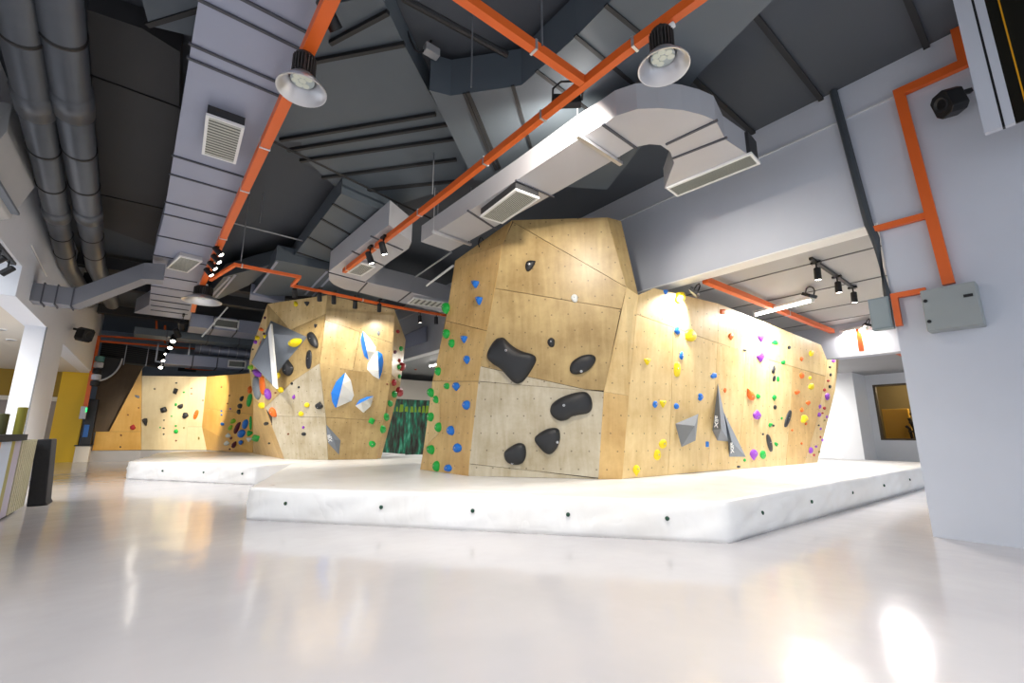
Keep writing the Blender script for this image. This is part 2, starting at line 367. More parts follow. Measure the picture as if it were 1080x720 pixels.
vent('vent_grille', ((221, 123), (261, 136), (246, 173), (209, 161)), 4.46, 4.6, 'square white louvred grille under the silver left duct, the nearer and larger one')
vent('vent_grille', ((184, 269), (208, 275), (203, 289), (180, 284)), 4.5, 4.6, 'small square white grille under the silver left duct, the farther one')
# silver duct sweeping to the beam
r_in = [(701, 199), (711, 172), (707, 160), (697, 153), (685, 152), (670, 155), (650, 167)]
duct('air_duct', [(444, 255), (545, 190), (612, 145), (636, 131), (650, 122), (672, 115), (695, 114), (720, 116), (740, 121), (755, 127), (765, 147), (790, 163.5)] + r_in + [(567, 214), (475, 265)],
     4.5, 4.82, M_silver2, 'pale silver duct curving from mid ceiling to a flared outlet at the white beam',
     [((494, 222), (523, 241)), ((545, 190), (583, 207)), ((636, 131), (670, 155)), ((755, 127), (704, 151)), ((765, 145), (711, 166))], M_seam)
vent('vent_grille', ((700, 200.5), (789, 164), (806, 171), (717, 206.5)), 4.47, 4.8, 'long narrow white grille at the flared duct outlet beside the white beam', 10)
vent('vent_grille', ((507, 228), (545, 200), (568, 210), (529, 237)), 4.36, 4.5, 'rectangular white grille under the pale duct just above the front boulder', 12)
# the trapeze hangers under that duct
for k, (p, q, lab) in enumerate((((612, 145), (652, 171), 'steel trapeze hanger under the pale duct near its bend'), ((459, 245), (494, 257), 'steel trapeze hanger under the pale duct over the middle boulder'))):
    A, B = atz(*p, 4.47), atz(*q, 4.47); root = thing('duct_hanger', A, lab, 'hanger', 'duct hangers')
    d = (B - A).normalized() * .06
    MB().sweep([A - d, B + d], .05, .04).build('crossbar', M_alu, root)
    MB().ring_tube([A - d * .6, A - d * .6 + V((0, 0, CEIL - 4.47))], .008, 6).build('rod', M_alu, root)
    MB().ring_tube([B + d * .6, B + d * .6 + V((0, 0, CEIL - 4.47))], .008, 6).build('rod', M_alu, root)
# elbow duct beyond it
duct('air_duct', [(410, 237), (434, 255), (431, 262), (408, 278), (385, 297), (433, 308), (479, 320), (479, 332), (420, 318.5), (378, 308), (363, 305), (352, 300), (347, 295), (347, 286)],
     4.5, 4.95, M_silver2, 'pale silver duct turning a corner high over the middle boulder', [((392, 249), (424, 263)), ((372, 265), (405, 280)), ((347, 287), (384, 297)), ((378, 308), (387, 298)), ((420, 318), (433, 308))], M_seam)
vent('vent_grille', ((366, 287), (381, 278), (395, 282), (381, 292)), 4.42, 4.5, 'small white grille on the elbow duct behind the hanging spotlights', 8)
vent('vent_grille', ((432, 318), (441, 313), (469, 321), (463, 327)), 4.42, 4.5, 'white grille at the far end of the elbow duct, beside the front boulder', 6)
# dark painted ducts and canopies
fd_ = mat('dark duct joint', (34, 35, 37), .6)
duct('air_duct', [(453, 95), (475, 101), (550, 90), (608, 38), (650, -5), (800, -60), (835, -20), (740, 75), (640, 200), (500, 190)], 5.0, 5.5, M_dduct,
     'wide dark grey duct with a rounded end above the orange tray junction', [((490, 99), (523, 178)), ((494, 98), (527, 176)), ((541, 91), (560, 155)), ((567, 75), (640, 130)), ((608, 38), (668, 88)), ((640, 6), (708, 62))], fd_, fh=.04)
duct('ceiling_canopy', [(318, 150), (286, 148), (345, 5), (402, -5), (425, 45), (452, 96), (500, 178), (470, 200), (400, 222), (360, 203), (317, 163)], 5.3, 5.6, M_dduct,
     'broad dark grey ribbed ceiling panel in the middle, above the left lamp', [((332, 63), (425, 45)), ((350, 43), (408, 12)), ((297, 146), (458, 119)), ((305, 157), (470, 130)), ((318, 168), (478, 145)), ((341, 186), (480, 167)), ((360, 202), (480, 190))], fd_, fh=.045, fd=.05)
duct('air_duct', [(360, 204), (412, 226), (352, 284), (306, 275)], 5.0, 5.35, M_dduct, 'dark duct dropping towards the middle boulder from the ribbed ceiling panel', [((352, 215), (398, 240)), ((340, 231), (382, 254)), ((326, 250), (366, 271)), ((314, 266), (357, 280))], fd_, fh=.05)
duct('air_duct', [(266, 312), (291, 274), (342, 284), (420, 300), (405, 318), (318, 312)], 4.8, 5.15, M_dduct, 'dark duct with a flared lip over the top of the middle boulder', [((268, 308), (292, 276)), ((322, 310), (345, 286)), ((330, 312), (352, 288))], M_silver, fh=.05)
o = MB().prism([atz(*p, 4.74) for p in ((264, 310), (300, 318), (299, 321), (263, 316))], (0, 0, .3)).build('duct_lip', M_silver); tag(o, 'bright flared metal lip of the dark duct left of the middle boulder', 'duct lip')
duct('air_duct', [(218, 313), (236, 292), (292, 277), (262, 301), (231, 315)], 4.95, 5.3, M_dduct, 'short dark angled duct beside the track of spotlights', [((223, 312), (242, 292)), ((228, 313), (248, 290))], M_silver, fh=.05)
# black void ducts top left
duct('ceiling_canopy', [(92, 10), (150, 30), (190, 55), (188, 160), (180, 235), (170, 262), (110, 240), (100, 120)], 5.35, 5.6, M_bduct, 'black ceiling panel between the round pipes and the silver left duct', [((98, 80), (196, 116)), ((106, 205), (182, 222))], M_dark, fh=.03)
duct('ceiling_canopy', [(150, 0), (217, -20), (210, 40), (157, 27)], 5.2, 5.6, M_dduct, 'dark grey ceiling panel in the corner left of the silver duct, with a black joint', [((157, 26), (213, 9))], M_dark, fh=.05)
# branch duct on the left
A = [(LX, 11.75, 3.62), (-1.45, 11.75, 3.62), (-.5, 11.35, 4.25), (-.2, 11.35, 4.3)]
root = thing('branch_duct', A[0], 'grey rectangular branch duct stepping up from the left wall to the silver duct', 'duct')
MB().sweep(A, .35, .34).build('body', mat('grey duct board', (122, 124, 132), .5), root)
for t in ((-1.9, 11.75, 3.62), (-1.72, 11.75, 3.62), (-1.5, 11.75, 3.62)): MB().box((t[0] - .01, t[1] - .185, t[2] - .2), (t[0] + .01, t[1] + .185, t[2] + .2)).build('flange', M_seam, root)
# round pipes
def pipe(px, z, lab, rad, y1, x1):
    a, b = [atz(*p, z) for p in px]; d = (b - a).normalized()
    a2 = a - d * 2.2; b2 = b; end = V((b.x + .08, y1, b.z))
    root = thing('round_pipe', a2, lab, 'pipe', 'round steel pipes'); MB().ring_tube([a2, b2, end], rad, 28).build('body', M_pipe, root, smooth=True)
    L = (b2 - a2).length; dd = (b2 - a2).normalized(); y = 2.6; k = 0
    while y < L:
        p = a2 + dd * y; wide = k % 3 == 1
        MB().ring_tube([p - dd * (.22 if wide else .02), p + dd * (.22 if wide else .02)], rad + (.02 if wide else .012), 28).build('sleeve' if wide else 'clamp', M_pipe if wide else M_dark, root, smooth=True)
        y += 1.15; k += 1
    return root
pipe(((61, 0), (101, 280)), 4.75, 'round grey steel pipe nearest the silver duct, running along the ceiling', .17, 17, -1.5)
pipe(((15, 0), (71, 280)), 4.7, 'round grey steel pipe nearest the left wall, running along the ceiling', .155, 17, -1.8)
# ------------------------------------------------------------------ lamp powers
BAY, E_MIDL, E_MID, E_FAR, E_TUBE, E_RIGHT, E_SHOP, E_FRONT, WORLD, EXPO = 350, 0, 85, 1100, 250, 0, 260, 320, 1.35, 0
# ================================================================== CLIMBING BOULDERS
MAT_Z = .4
FACE = {}
# ---- front boulder
A_, B_, C_, D_, E_ = [atz(*p, MAT_Z) for p in ((443, 495), (494, 502), (631, 505), (656, 505), (848, 489))]
front = thing('climbing_boulder', B_, 'big front plywood boulder with black pads, its long right wall reaching under the white beam', 'climbing wall', 'plywood climbing boulders')
Pf = lean(B_, C_, 2)
P1, P2, P3 = Pf.hit(504.5, 402), Pf.hit(530, 257), Pf.hit(540, 232)
K1, K2, K3 = Pf.hit(637, 413), Pf.hit(661, 303), Pf.hit(640, 229)
FACE['front'] = Pf
Pl1 = pl3(A_, B_, P1); Q1 = Pl1.hit(456, 402)
Pl2 = pl3(P1, Q1, P2); Q2 = Pl2.hit(480, 275)
Pl3 = pl3(P2, Q2, P3)
FACE['left_low'], FACE['left'] = Pl1, Pl2
Pr = lean(D_, E_, 6); FACE['right'] = Pr
S1, S2 = Pr.hit(663, 417), Pr.hit(673, 311)
Ps1 = pl3(C_, K1, S1); Ps2 = pl3(K1, S1, K2)
Ps3 = pl3(K2, S2, K3)
Pe = pl3(E_, Pr.hit(872, 379), atz(862, 487.3, MAT_Z)); FACE['end'] = Pe
# front face sheets
backing(Pf, [B_, C_, K1, K2, K3, P3, P2, P1], front)
fb = lambda x: 402.5 + (x - 504.5) * (413 - 402) / 132.5
sheet(Pf, [(494.6, 489), (560, 496), (631.5, 505), C_, B_], 'pale', front)
sheet(Pf, [(494.6, 489), P1, K1, (631.5, 504)], 'pale', front)
sheet(Pf, [P1, (506.5, 386), (617, 410.5), K1], 'pale', front)
sheet(Pf, [(506.5, 386), (522, 304), (655, 326), (637.5, 412), (617, 410.5)], 'tan', front)
sheet(Pf, [(522, 304), P2, (536, 245), (541, 234), K2, (655.5, 326)], 'tan', front)
sheet(Pf, [(541, 234), P3, K3, K2], 'tan', front)
# left flank
backing(Pl1, [A_, B_, P1, Q1], front); backing(Pl2, [Q1, P1, P2, Q2], front)
sheet(Pl1, [A_, B_, P1, (464, 402), (463.5, 456), (446.5, 474)], 'warm', front)
sheet(Pl1, [(446.5, 474), (463.5, 456), (464, 402), Q1], 'light', front)
sheet(Pl2, [Q1, P1, (514, 349), (470, 338)], 'warm', front)
sheet(Pl2, [(470, 338), (514, 349), P2, Q2], 'warm', front)
sheet(Pl3, [Q2, P2, P3], 'warm', front)
# right sliver and the long right wall
T3 = Ps3.hit(655, 233)
def sheet3(pts, P, tint):
    MB().prism(pts, -P.n * .02).build('plywood_sheet', PLY[tint], front, uvplane=P)
    MB().prism([p - P.n * .02 for p in pts], -P.n * .05).build('frame', M_body, front)
lo_, hi_ = (S1 - D_).normalized() * .001, (K1 - C_).normalized() * .001
sheet3([C_, D_, S1 - lo_, K1 - hi_], Ps1, 'warm'); sheet3([K1 + hi_, S1 + lo_, S2, K2], Ps2, 'light'); sheet3([K2, S2, T3, K3], Ps3, 'tan')
R0, R1 = S1, S2
top = [(690, 303.5), (755, 319), (810, 341), (866, 363.5)]
backing(Pr, [D_, E_, (860, 450), (866, 420), (872, 379), (866, 363.5), (690, 303.5), R1, R0], front)
sheet(Pr, [D_, (704.5, 501), (708, 428), (710, 345), (671.2, 331), R0], 'light', front)
sheet(Pr, [(671.2, 331), (710, 345), (757, 361.5), (757.5, 319.8), (690, 303.5), R1], 'light', front)
sheet(Pr, [(704.5, 501), (746, 497), (753, 428), (757, 361.5), (710, 345), (708, 428)], 'light', front)
sheet(Pr, [(746, 497), (777, 494.7), (784, 430), (786.5, 370.5), (757, 361.5), (753, 428)], 'light', front)
sheet(Pr, [(757, 361.5), (812, 379.5), (813.5, 342.3), (757.5, 319.8)], 'light', front)
sheet(Pr, [(777, 494.7), (807.5, 492.3), (811.5, 430), (812, 379.5), (786.5, 370.5), (784, 430)], 'light', front)
sheet(Pr, [(807.5, 492.3), (829, 490.6), (834, 430), (836, 386.5), (812, 379.5), (811.5, 430)], 'light', front)
sheet(Pr, [(829, 490.6), E_, (860, 450), (866, 420), (870.5, 396.5), (836, 386.5), (834, 430)], 'warm', front)
sheet(Pr, [(812, 379.5), (870.5, 396.5), (872, 379), (866, 363.5), (813.5, 342.3)], 'light', front)
sheet(Pe, [E_, (862, 487.3), (875, 436), (880.5, 413), (885, 379), (872, 379), (870.5, 396.5), (866, 420), (860, 450)], 'light', front)

# ---- middle boulder
a_, b_, c_ = [atz(*p, MAT_Z) for p in ((300, 484), (346, 485), (397, 484))]
mid = thing('climbing_boulder', b_, 'middle plywood boulder carrying the big grey pyramid and four blue and white fans', 'climbing wall', 'plywood climbing boulders')
ML = lean(a_, b_, 14); Mk, Mn = ML.hit(337, 383), ML.hit(342, 442); Mq = ML.hit(279, 430)
MR = pl3(b_, c_, Mk); Ms = MR.hit(413, 395)
T1 = lean(a_, b_, 9).hit(345, 311)
ULp = pl3(Mk, T1, Mq); T0 = ULp.hit(282, 320.5)
URp = pl3(Mk, T1, Ms); T2 = URp.hit(416, 326)
k267 = atz(267, 478, MAT_Z); LFl = pl3(a_, Mq, k267); Kf = LFl.hit(267, 420); LFu = pl3(T0, Mq, Kf)
c2 = atz(402, 483, MAT_Z); RFl = pl3(c_, Ms, c2); Kr = RFl.hit(422.5, 404); RFu = pl3(T2, Ms, Kr)
FACE.update(ml_low=ML, ml=ULp, mr_low=MR, mr=URp, mlf_low=LFl, mlf=LFu, mrf_low=RFl, mrf=RFu)
backing(ML, [a_, b_, Mk, Mq], mid); backing(MR, [b_, c_, Ms, Mk], mid); backing(ULp, [Mq, Mk, T1, T0], mid); backing(URp, [Mk, Ms, T2, T1], mid)
sheet(ML, [a_, b_, (343.5, 440), (287, 438.5), (287, 450)], 'pale', mid)
sheet(ML, [(287, 438.5), (343.5, 440), (341, 422), Mk, (310, 401), Mq], 'pale', mid)
sheet(ULp, [Mq, (310, 401), (325, 391), (306, 348), T0], 'tan', mid)
sheet(ULp, [(310, 401), Mk, (341, 345), (325, 391)], 'tan', mid)
sheet(ULp, [(306, 348), (343, 331), T1, (296, 318), T0], 'light', mid)
sheet(ULp, [(325, 391), (341, 345), (343, 331), (306, 348)], 'tan', mid)
sheet(MR, [b_, c_, (405, 444), (343.5, 440)], 'tan', mid); sheet(MR, [(343.5, 440), (405, 444), Ms, Mk], 'tan', mid)
sheet(URp, [Mk, (372, 391), (380, 350), (343, 337)], 'tan', mid); sheet(URp, [(372, 391), Ms, (414.5, 362), (380, 350)], 'tan', mid)
sheet(URp, [(343, 337), (414.5, 362), T2, T1], 'tan', mid)
sheet(LFl, [a_, Mq, Kf, k267], 'warm', mid); sheet(LFu, [Mq, T0, (265.5, 366), (262.5, 385), Kf], 'light', mid)
sheet(RFl, [c_, c2, Kr, Ms], 'warm', mid); sheet(RFu, [Ms, Kr, (428, 358), T2], 'light', mid)

# ---- far boulder
g0, g1, g2, g3 = atz(149, 474.5, MAT_Z), atz(218, 474.5, MAT_Z), atz(266, 477.5, MAT_Z), atz(97, 475, MAT_Z)
far = thing('climbing_boulder', g0, 'low golden plywood climbing wall at the far back left, with a triangular wing', 'climbing wall', 'plywood climbing boulders')
FM = lean(g0, g1, 8); h0, h1, hk = FM.hit(149.5, 396), FM.hit(218, 397), FM.hit(213, 450)
FR = pl3(h1, hk, g2); FRl = pl3(hk, g1, g2); FLp = pl3(h0, g0, g3); FACE.update(fm=FM, fr=FR, fr_low=FRl, fl=FLp)
for P, px in ((FM, [g0, g1, hk, h1, h0]), (FR, [hk, g2, (268, 393), h1]), (FLp, [g0, g3, (115, 455), (149, 390)])): backing(P, px, far)
sheet(FM, [g0, (196, 474.5), (198, 450), (200, 396.8), h0], 'cream', far); sheet(FM, [(196, 474.5), g1, hk, (198, 450)], 'cream', far); sheet(FM, [(198, 450), hk, h1, (200, 396.8)], 'cream', far)
sheet(FR, [hk, g2, (267, 437), (214, 430)], 'gold', far); sheet(FR, [(214, 430), (267, 437), (268, 393), h1], 'gold', far); sheet(FRl, [hk, g1, g2], 'gold', far)
sheet(FLp, [g0, g3, (101, 455), (148.8, 455)], 'gold', far); sheet(FLp, [(148.8, 455), (115, 455), (149.5, 389.5), h0], 'gold', far)
q = g3.copy(); MB().prism([V((p.x, p.y, 0)) for p in (g3 + V((-.05, -.02, 0)), g0 + V((0, -.02, 0)), g1 + V((-.02, -.02, 0)), g2 + V((-.02, 0, 0)), g2 + V((.1, .1, 0)), g1 + V((0, .15, 0)), g0 + V((0, .15, 0)), g3 + V((-.05, .15, 0)))], (0, 0, .39)).build('kickboard', mat('grey kickboard', (176, 172, 168), .6), far)
o = MB().prism([aty(*p, 23.95) for p in ((121, 382), (152, 386), (116, 455), (99, 456), (97, 474), (96, 478), (88, 484), (104, 402))], (0, .06, 0)).build('plywood_screen', PLY['brown'], uvplane=Plane((0, 23.9, 0), (0, -1, 0)))
tag(o, 'tall dark brown plywood screen behind the left end of the far golden wall', 'screen')
# ================================================================== CRASH MATS
M_tarp = tarp(); M_eye = mat('dark green eyelet', (30, 70, 54), .5)
def crash_mat(poly, lab, eyes):
    c = V((poly[0][0], poly[0][1], 0)); root = thing('crash_mat', c, lab, 'mat', 'white crash mats')
    bm = bmesh.new(); n = len(poly)
    P = [V((x, y, 0)) for x, y in poly]
    # outline resampled so that the skirts can sag and pucker
    out = []
    for i in range(n):
        a, b = P[i], P[(i + 1) % n]; k = max(1, int((b - a).length / .1))
        out += [(a + (b - a) * t / k, t == 0) for t in range(k)]
    cen = sum((p for p, _ in out), V()) / len(out)
    rings = [(0, 0), (.05, .004), (.1, .006), (.15, .008), (.2, .008), (.25, .008), (.3, .006), (.35, .003), (.385, 0), (.398, -.012), (.4, -.05), (.4, -.3)]
    RG = []
    for z, o_ in rings:
        r = []
        for i, (p, cr) in enumerate(out):
            a = out[i - 1][0]; b = out[(i + 1) % len(out)][0]; t = (b - a).normalized(); nn = V((t.y, -t.x, 0)); 
            if nn.dot(p - cen) < 0: nn = -nn
            sx = p.x * .63 - p.y * .78 if abs(t.y) > .3 else p.x
            cr1 = 1 - abs(noise.noise(V((sx * 1.5 - z * 4.2, z * 1.1, 3)))) * 5; cr2 = 1 - abs(noise.noise(V((sx * 3.3 - z * 6.5, z * 1.6, 11)))) * 5
            w = (max(0, cr1) * .016 + max(0, cr2) * .010 + noise.noise(V((p.x * .9, p.y * .9, z))) * .015) * min(1, z / .08, max(0, (.41 - z) / .1)) if z < .4 else 0
            dz = noise.noise(V((p.x * 1.7, p.y * 1.7, 5))) * .008 if z > .3 else 0
            r.append(bm.verts.new(p + nn * (o_ + w) + V((0, 0, z + dz)) - c))
        RG.append(r)
    m = len(out)
    for j in range(len(RG) - 1):
        for i in range(m): bm.faces.new((RG[j][i], RG[j][(i + 1) % m], RG[j + 1][(i + 1) % m], RG[j + 1][i]))
    bm.faces.new(RG[-1]); bm.faces.new(RG[0][::-1])
    for f in bm.faces: f.smooth = len(f.verts) == 4
    bmesh.ops.recalc_face_normals(bm, faces=bm.faces)
    me = bpy.data.meshes.new('cover'); bm.to_mesh(me); bm.free(); me.materials.append(M_tarp)
    o = bpy.data.objects.new('cover', me); C.objects.link(o); o.parent = root
    for (a, b, ts) in eyes:
        A, B = P[a], P[b]; t = (B - A).normalized(); nn = V((t.y, -t.x, 0))
        if nn.dot(A - cen) < 0: nn = -nn
        for q in ts: MB().lathe(A + (B - A) * q + nn * .018 + V((0, 0, .22)), [(.022, 0), (.022, .012), (.012, .018), (.004, .018)], nn, 12).build('eyelet', M_eye, root)
    return root
crash_mat([(1.08, 6.79), (4.66, 2.38), (8.0, 2.27), (12.0, 2.13), (14.2, 2.05), (14.4, 5), (10, 9), (6.6, 13.2), (5.1, 12.6), (2.5, 11.0)],
          'large white crash mat in front, under the front boulder, with green eyelets', [(0, 1, (.1, .33, .53, .72, .9)), (1, 2, (.22, .62)), (2, 3, (.05, .42, .8))])
crash_mat([(-.34, 14.25), (1.86, 10.97), (2.42, 11.1), (5.0, 12.75), (6.4, 13.5), (6.2, 19), (3.4, 17.1), (2.75, 17.2), (1.0, 20.6), (.3, 19.5)], 'smaller white crash mat behind, under the middle boulder, with its front edge at the left', [(0, 1, (.3, .62, .9))])
# ================================================================== HOLDS
def outline(shape, n=22, rot=0, seed=0):
    rnd = random.Random(seed); out = []
    ph = [rnd.uniform(0, 6.28) for _ in range(3)]
    for k in range(n):
        t = k / n * math.tau; x, y = math.cos(t), math.sin(t)     # y down as in the picture
        if shape in 'du':      # drop: round top and pointed foot, or the other way up
            if y > 0: x *= max(0, 1 - .85 * y ** 1.3)
            if shape == 'u': y = -y
        elif shape == 'w':     # wedge: flat top, tapering
            tri = [(-1, -.85), (0, -1), (1, -.85), (.85, -.2), (.35, .6), (0, 1), (-.3, .65), (-.8, -.1)]; f = k / n * 8; i = int(f); g = f - i; a, b = tri[i % 8], tri[(i + 1) % 8]; x, y = a[0] + (b[0] - a[0]) * g, a[1] + (b[1] - a[1]) * g
        elif shape == 'b':     # block
            m = max(abs(x), abs(y)); x, y = x / m * .9, y / m * .9
        elif shape == 'e':     # long bar with blunt ends
            x = math.copysign(abs(x) ** .7, x)
        if shape in 'or': 
            k_ = .14 if shape == 'r' else .06
            r = 1 + k_ * (math.sin(2 * t + ph[0]) + .7 * math.sin(3 * t + ph[1]) + .4 * math.sin(5 * t + ph[2])); x *= r; y *= r
        c_, s_ = math.cos(rot), math.sin(rot); out.append((x, y))
    return out
def smooth_loop(pts, per=4):
    n = len(pts); out = []
    for i in range(n):
        p0, p1, p2, p3 = pts[i - 1], pts[i], pts[(i + 1) % n], pts[(i + 2) % n]
        for k in range(per):
            t = k / per; out.append(tuple(.5 * (2 * p1[j] + (p2[j] - p0[j]) * t + (2 * p0[j] - 5 * p1[j] + 4 * p2[j] - p3[j]) * t * t + (3 * p1[j] - p0[j] - 3 * p2[j] + p3[j]) * t ** 3) for j in (0, 1)))
    return out
def dome(plane, px, depth, name, m, peak=(0, 0), parent=None, power=.5):
    """a rounded body grown from its outline on the wall"""
    base = [plane.hit(*p) for p in px]; c = sum(base, V()) / len(base) + plane.u * peak[0] + plane.v * peak[1]; n = len(base)
    b = MB(); vs = []; fs = []; prof = [(1, 0), (1, .12), (.95, .42), (.82, .68), (.6, .87), (.33, .97)]
    for s, h in prof: vs += [c + (p - c) * s + plane.n * (h * depth) for p in base]
    vs.append(c + plane.n * depth)
    for j in range(len(prof) - 1): fs += [(j * n + k, j * n + (k + 1) % n, (j + 1) * n + (k + 1) % n, (j + 1) * n + k) for k in range(n)]
    t = len(vs) - 1; fs += [((len(prof) - 1) * n + k, (len(prof) - 1) * n + (k + 1) % n, t) for k in range(n)]
    b.add(vs, fs); b.add([p for p in base], [tuple(range(n))])
    return b.build(name, m, parent, smooth=True), c
def bolt(plane, at, depth, parent, r=.013):
    MB().lathe(at + plane.n * (depth - .004), [(r, 0), (r, .01), (r * .5, .012), (r * .45, .004)], plane.n, 10).build('bolt', M_bolt, parent)
HOLDS = []
def hold(face, color, x, y, w, h, shape='o', rot=0):
    HOLDS.append((face, color, x, y, w, h, shape, rot))
# left flank of the front boulder
for x, y, w, h, s in ((502, 300, 7, 8, 'w'), (506, 317.5, 6, 9, 'w'), (490, 358, 6, 8, 'w'), (493, 379.5, 5.5, 9, 'd'), (481.7, 407.7, 6.5, 9, 'd'), (492.5, 427, 7, 9.5, 'o'), (476, 454, 7, 9.5, 'o'), (483, 472.3, 7.5, 10, 'o'), (473, 493.5, 7, 8, 'o')):
    hold('left' if y < 402 else 'left_low', 'blue', x, y, w, h, s)
for x, y, w, h in ((471.3, 325, 6, 12), (471.5, 352, 6, 9.5), (477, 362, 5, 9), (462.5, 391.5, 5, 9), (471.5, 407, 5, 7), (455, 414, 5.5, 10), (460.3, 421.3, 4.5, 8), (454.7, 439.5, 5.5, 10), (463, 450.5, 5.5, 10), (455, 474, 6.5, 10.5), (461, 491.5, 6, 10.5)):
    hold('left' if y < 402 else 'left_low', 'green', x, y, w, h, 'o')
hold('front', 'white', 606, 314.5, 7.5, 8.5); hold('front', 'black', 581.4, 361, 7.5, 10.5)
# long right wall
for x, y, w, h, s in ((702, 308.4, 5, 6, 'w'), (714, 348.5, 6, 8, 'r'), (718.5, 375, 4.5, 7.5, 'r'), (752.7, 396, 5.8, 6.5, 'r'), (738.5, 418.5, 5.5, 7, 'r'), (690.7, 426.2, 5, 7, 'o'), (713.3, 428.2, 5, 6.5, 'o'), (745.8, 468.3, 3.5, 6.5, 'b')): hold('right', 'blue', x, y, w, h, s)
for x, y, w, h, s in ((716.8, 313.6, 11, 12, 'r'), (728, 353.7, 11.5, 13, 'o'), (682.5, 381.5, 7, 7.5, 'w'), (714, 389.5, 7, 16, 'e'), (699, 426, 7, 8, 'w'), (699, 468, 8, 9.5, 'o'), (693, 479.5, 6.5, 12, 'o'), (671, 496, 7, 12, 'd'), (855.5, 372.5, 5, 6, 'o'), (854.3, 398.5, 3, 4, 'o'), (855.5, 407.5, 5.5, 6.5, 'o'), (848, 441.5, 6, 9, 'r')): hold('right', 'yellow', x, y, w, h, s)
for x, y, w, h, s in ((762, 328.5, 6, 5.5, 'b'), (770.8, 355, 5.5, 7.5, 'd'), (764.5, 411.5, 3, 5.5, 'd'), (845.3, 378.5, 3.5, 5, 'd'), (845.5, 396, 5, 6, 'o'), (840.5, 413.5, 5, 5, 'r'), (852.3, 425, 5, 5, 'd'), (845.5, 432, 3.5, 5, 'u'), (850, 446.7, 2.5, 3, 'o'), (835.5, 453.5, 2.2, 2.5, 'o'), (845.5, 467.5, 2.2, 2.5, 'o')): hold('right', 'orange', x, y, w, h, s)
hold('right', 'orange', 791, 415.7, 7, 14, 'u', -.45)
for x, y, w, h, s in ((802.3, 355.5, 6.5, 11, 'd'), (801.7, 376.5, 7.5, 11, 'd'), (798, 437, 8, 10.5, 'u'), (794.5, 479.3, 7.5, 11.5, 'd'), (855, 474.8, 4, 6.5, 'o')): hold('right', 'purple', x, y, w, h, s)
for x, y, w, h, s in ((817.3, 361, 6, 5.5, 'r'), (826, 382, 4, 5, 'r'), (820.5, 399.5, 3, 6, 'e'), (799.5, 417.7, 4.5, 5, 'o'), (816.5, 419.3, 4.5, 6.5, 'd'), (824.5, 441, 2, 3, 'o'), (812.5, 447.8, 4, 4.5, 'r'), (818.5, 468.3, 3.5, 4.5, 'r'), (804.3, 479.3, 5.5, 9.5, 'o'), (785.3, 485, 3, 3.2, 'o')): hold('right', 'green', x, y, w, h, s)
for x, y, w, h, s, r_ in ((832.3, 366.3, 3.5, 3.5, 'o', 0), (785.3, 369, 4, 2.2, 'b', .3), (815.6, 389.5, 3.3, 9, 'u', .2), (816.5, 399, 2.8, 6.5, 'e', .2), (817.3, 429.3, 3.2, 5, 'o', 0), (830.8, 441.3, 4.6, 19, 'e', .3), (811.3, 467, 4.8, 19, 'e', -.22), (804.7, 457.7, 2.2, 2.6, 'o', 0), (815.7, 448.6, 2.6, 2.1, 'o', 0), (779, 492, 4, 2.5, 'b', 0)): hold('right', 'black', x, y, w, h, s, r_)
for c, L in dict(purple=((879, 380.5, 4, 3.5), (872.3, 418, 4, 8), (864.3, 428.5, 3, 4.5), (863.7, 437, 4, 5), (865.5, 452, 2, 3), (867.3, 464, 2.5, 3), (860.7, 470.8, 2.5, 3), (872, 439.5, 2, 3)),
                 red=((873.5, 401.5, 3, 2.5), (869.5, 411, 3, 3.5), (869.5, 430.3, 3.3, 3.5), (867.5, 435.5, 2.5, 2), (865.3, 460.7, 1.6, 2.5), (858.5, 479.7, 2.5, 3)),
                 black=((875.3, 387, 2.5, 2.5), (876, 395, 2.5, 3.5), (875.2, 407.5, 2.8, 3.5), (863.5, 448.4, 2, 2)), olive=((869.7, 443, 2, 2.2), (864, 476.3, 2, 3))).items():
    for q in L: hold('end', c, *q)
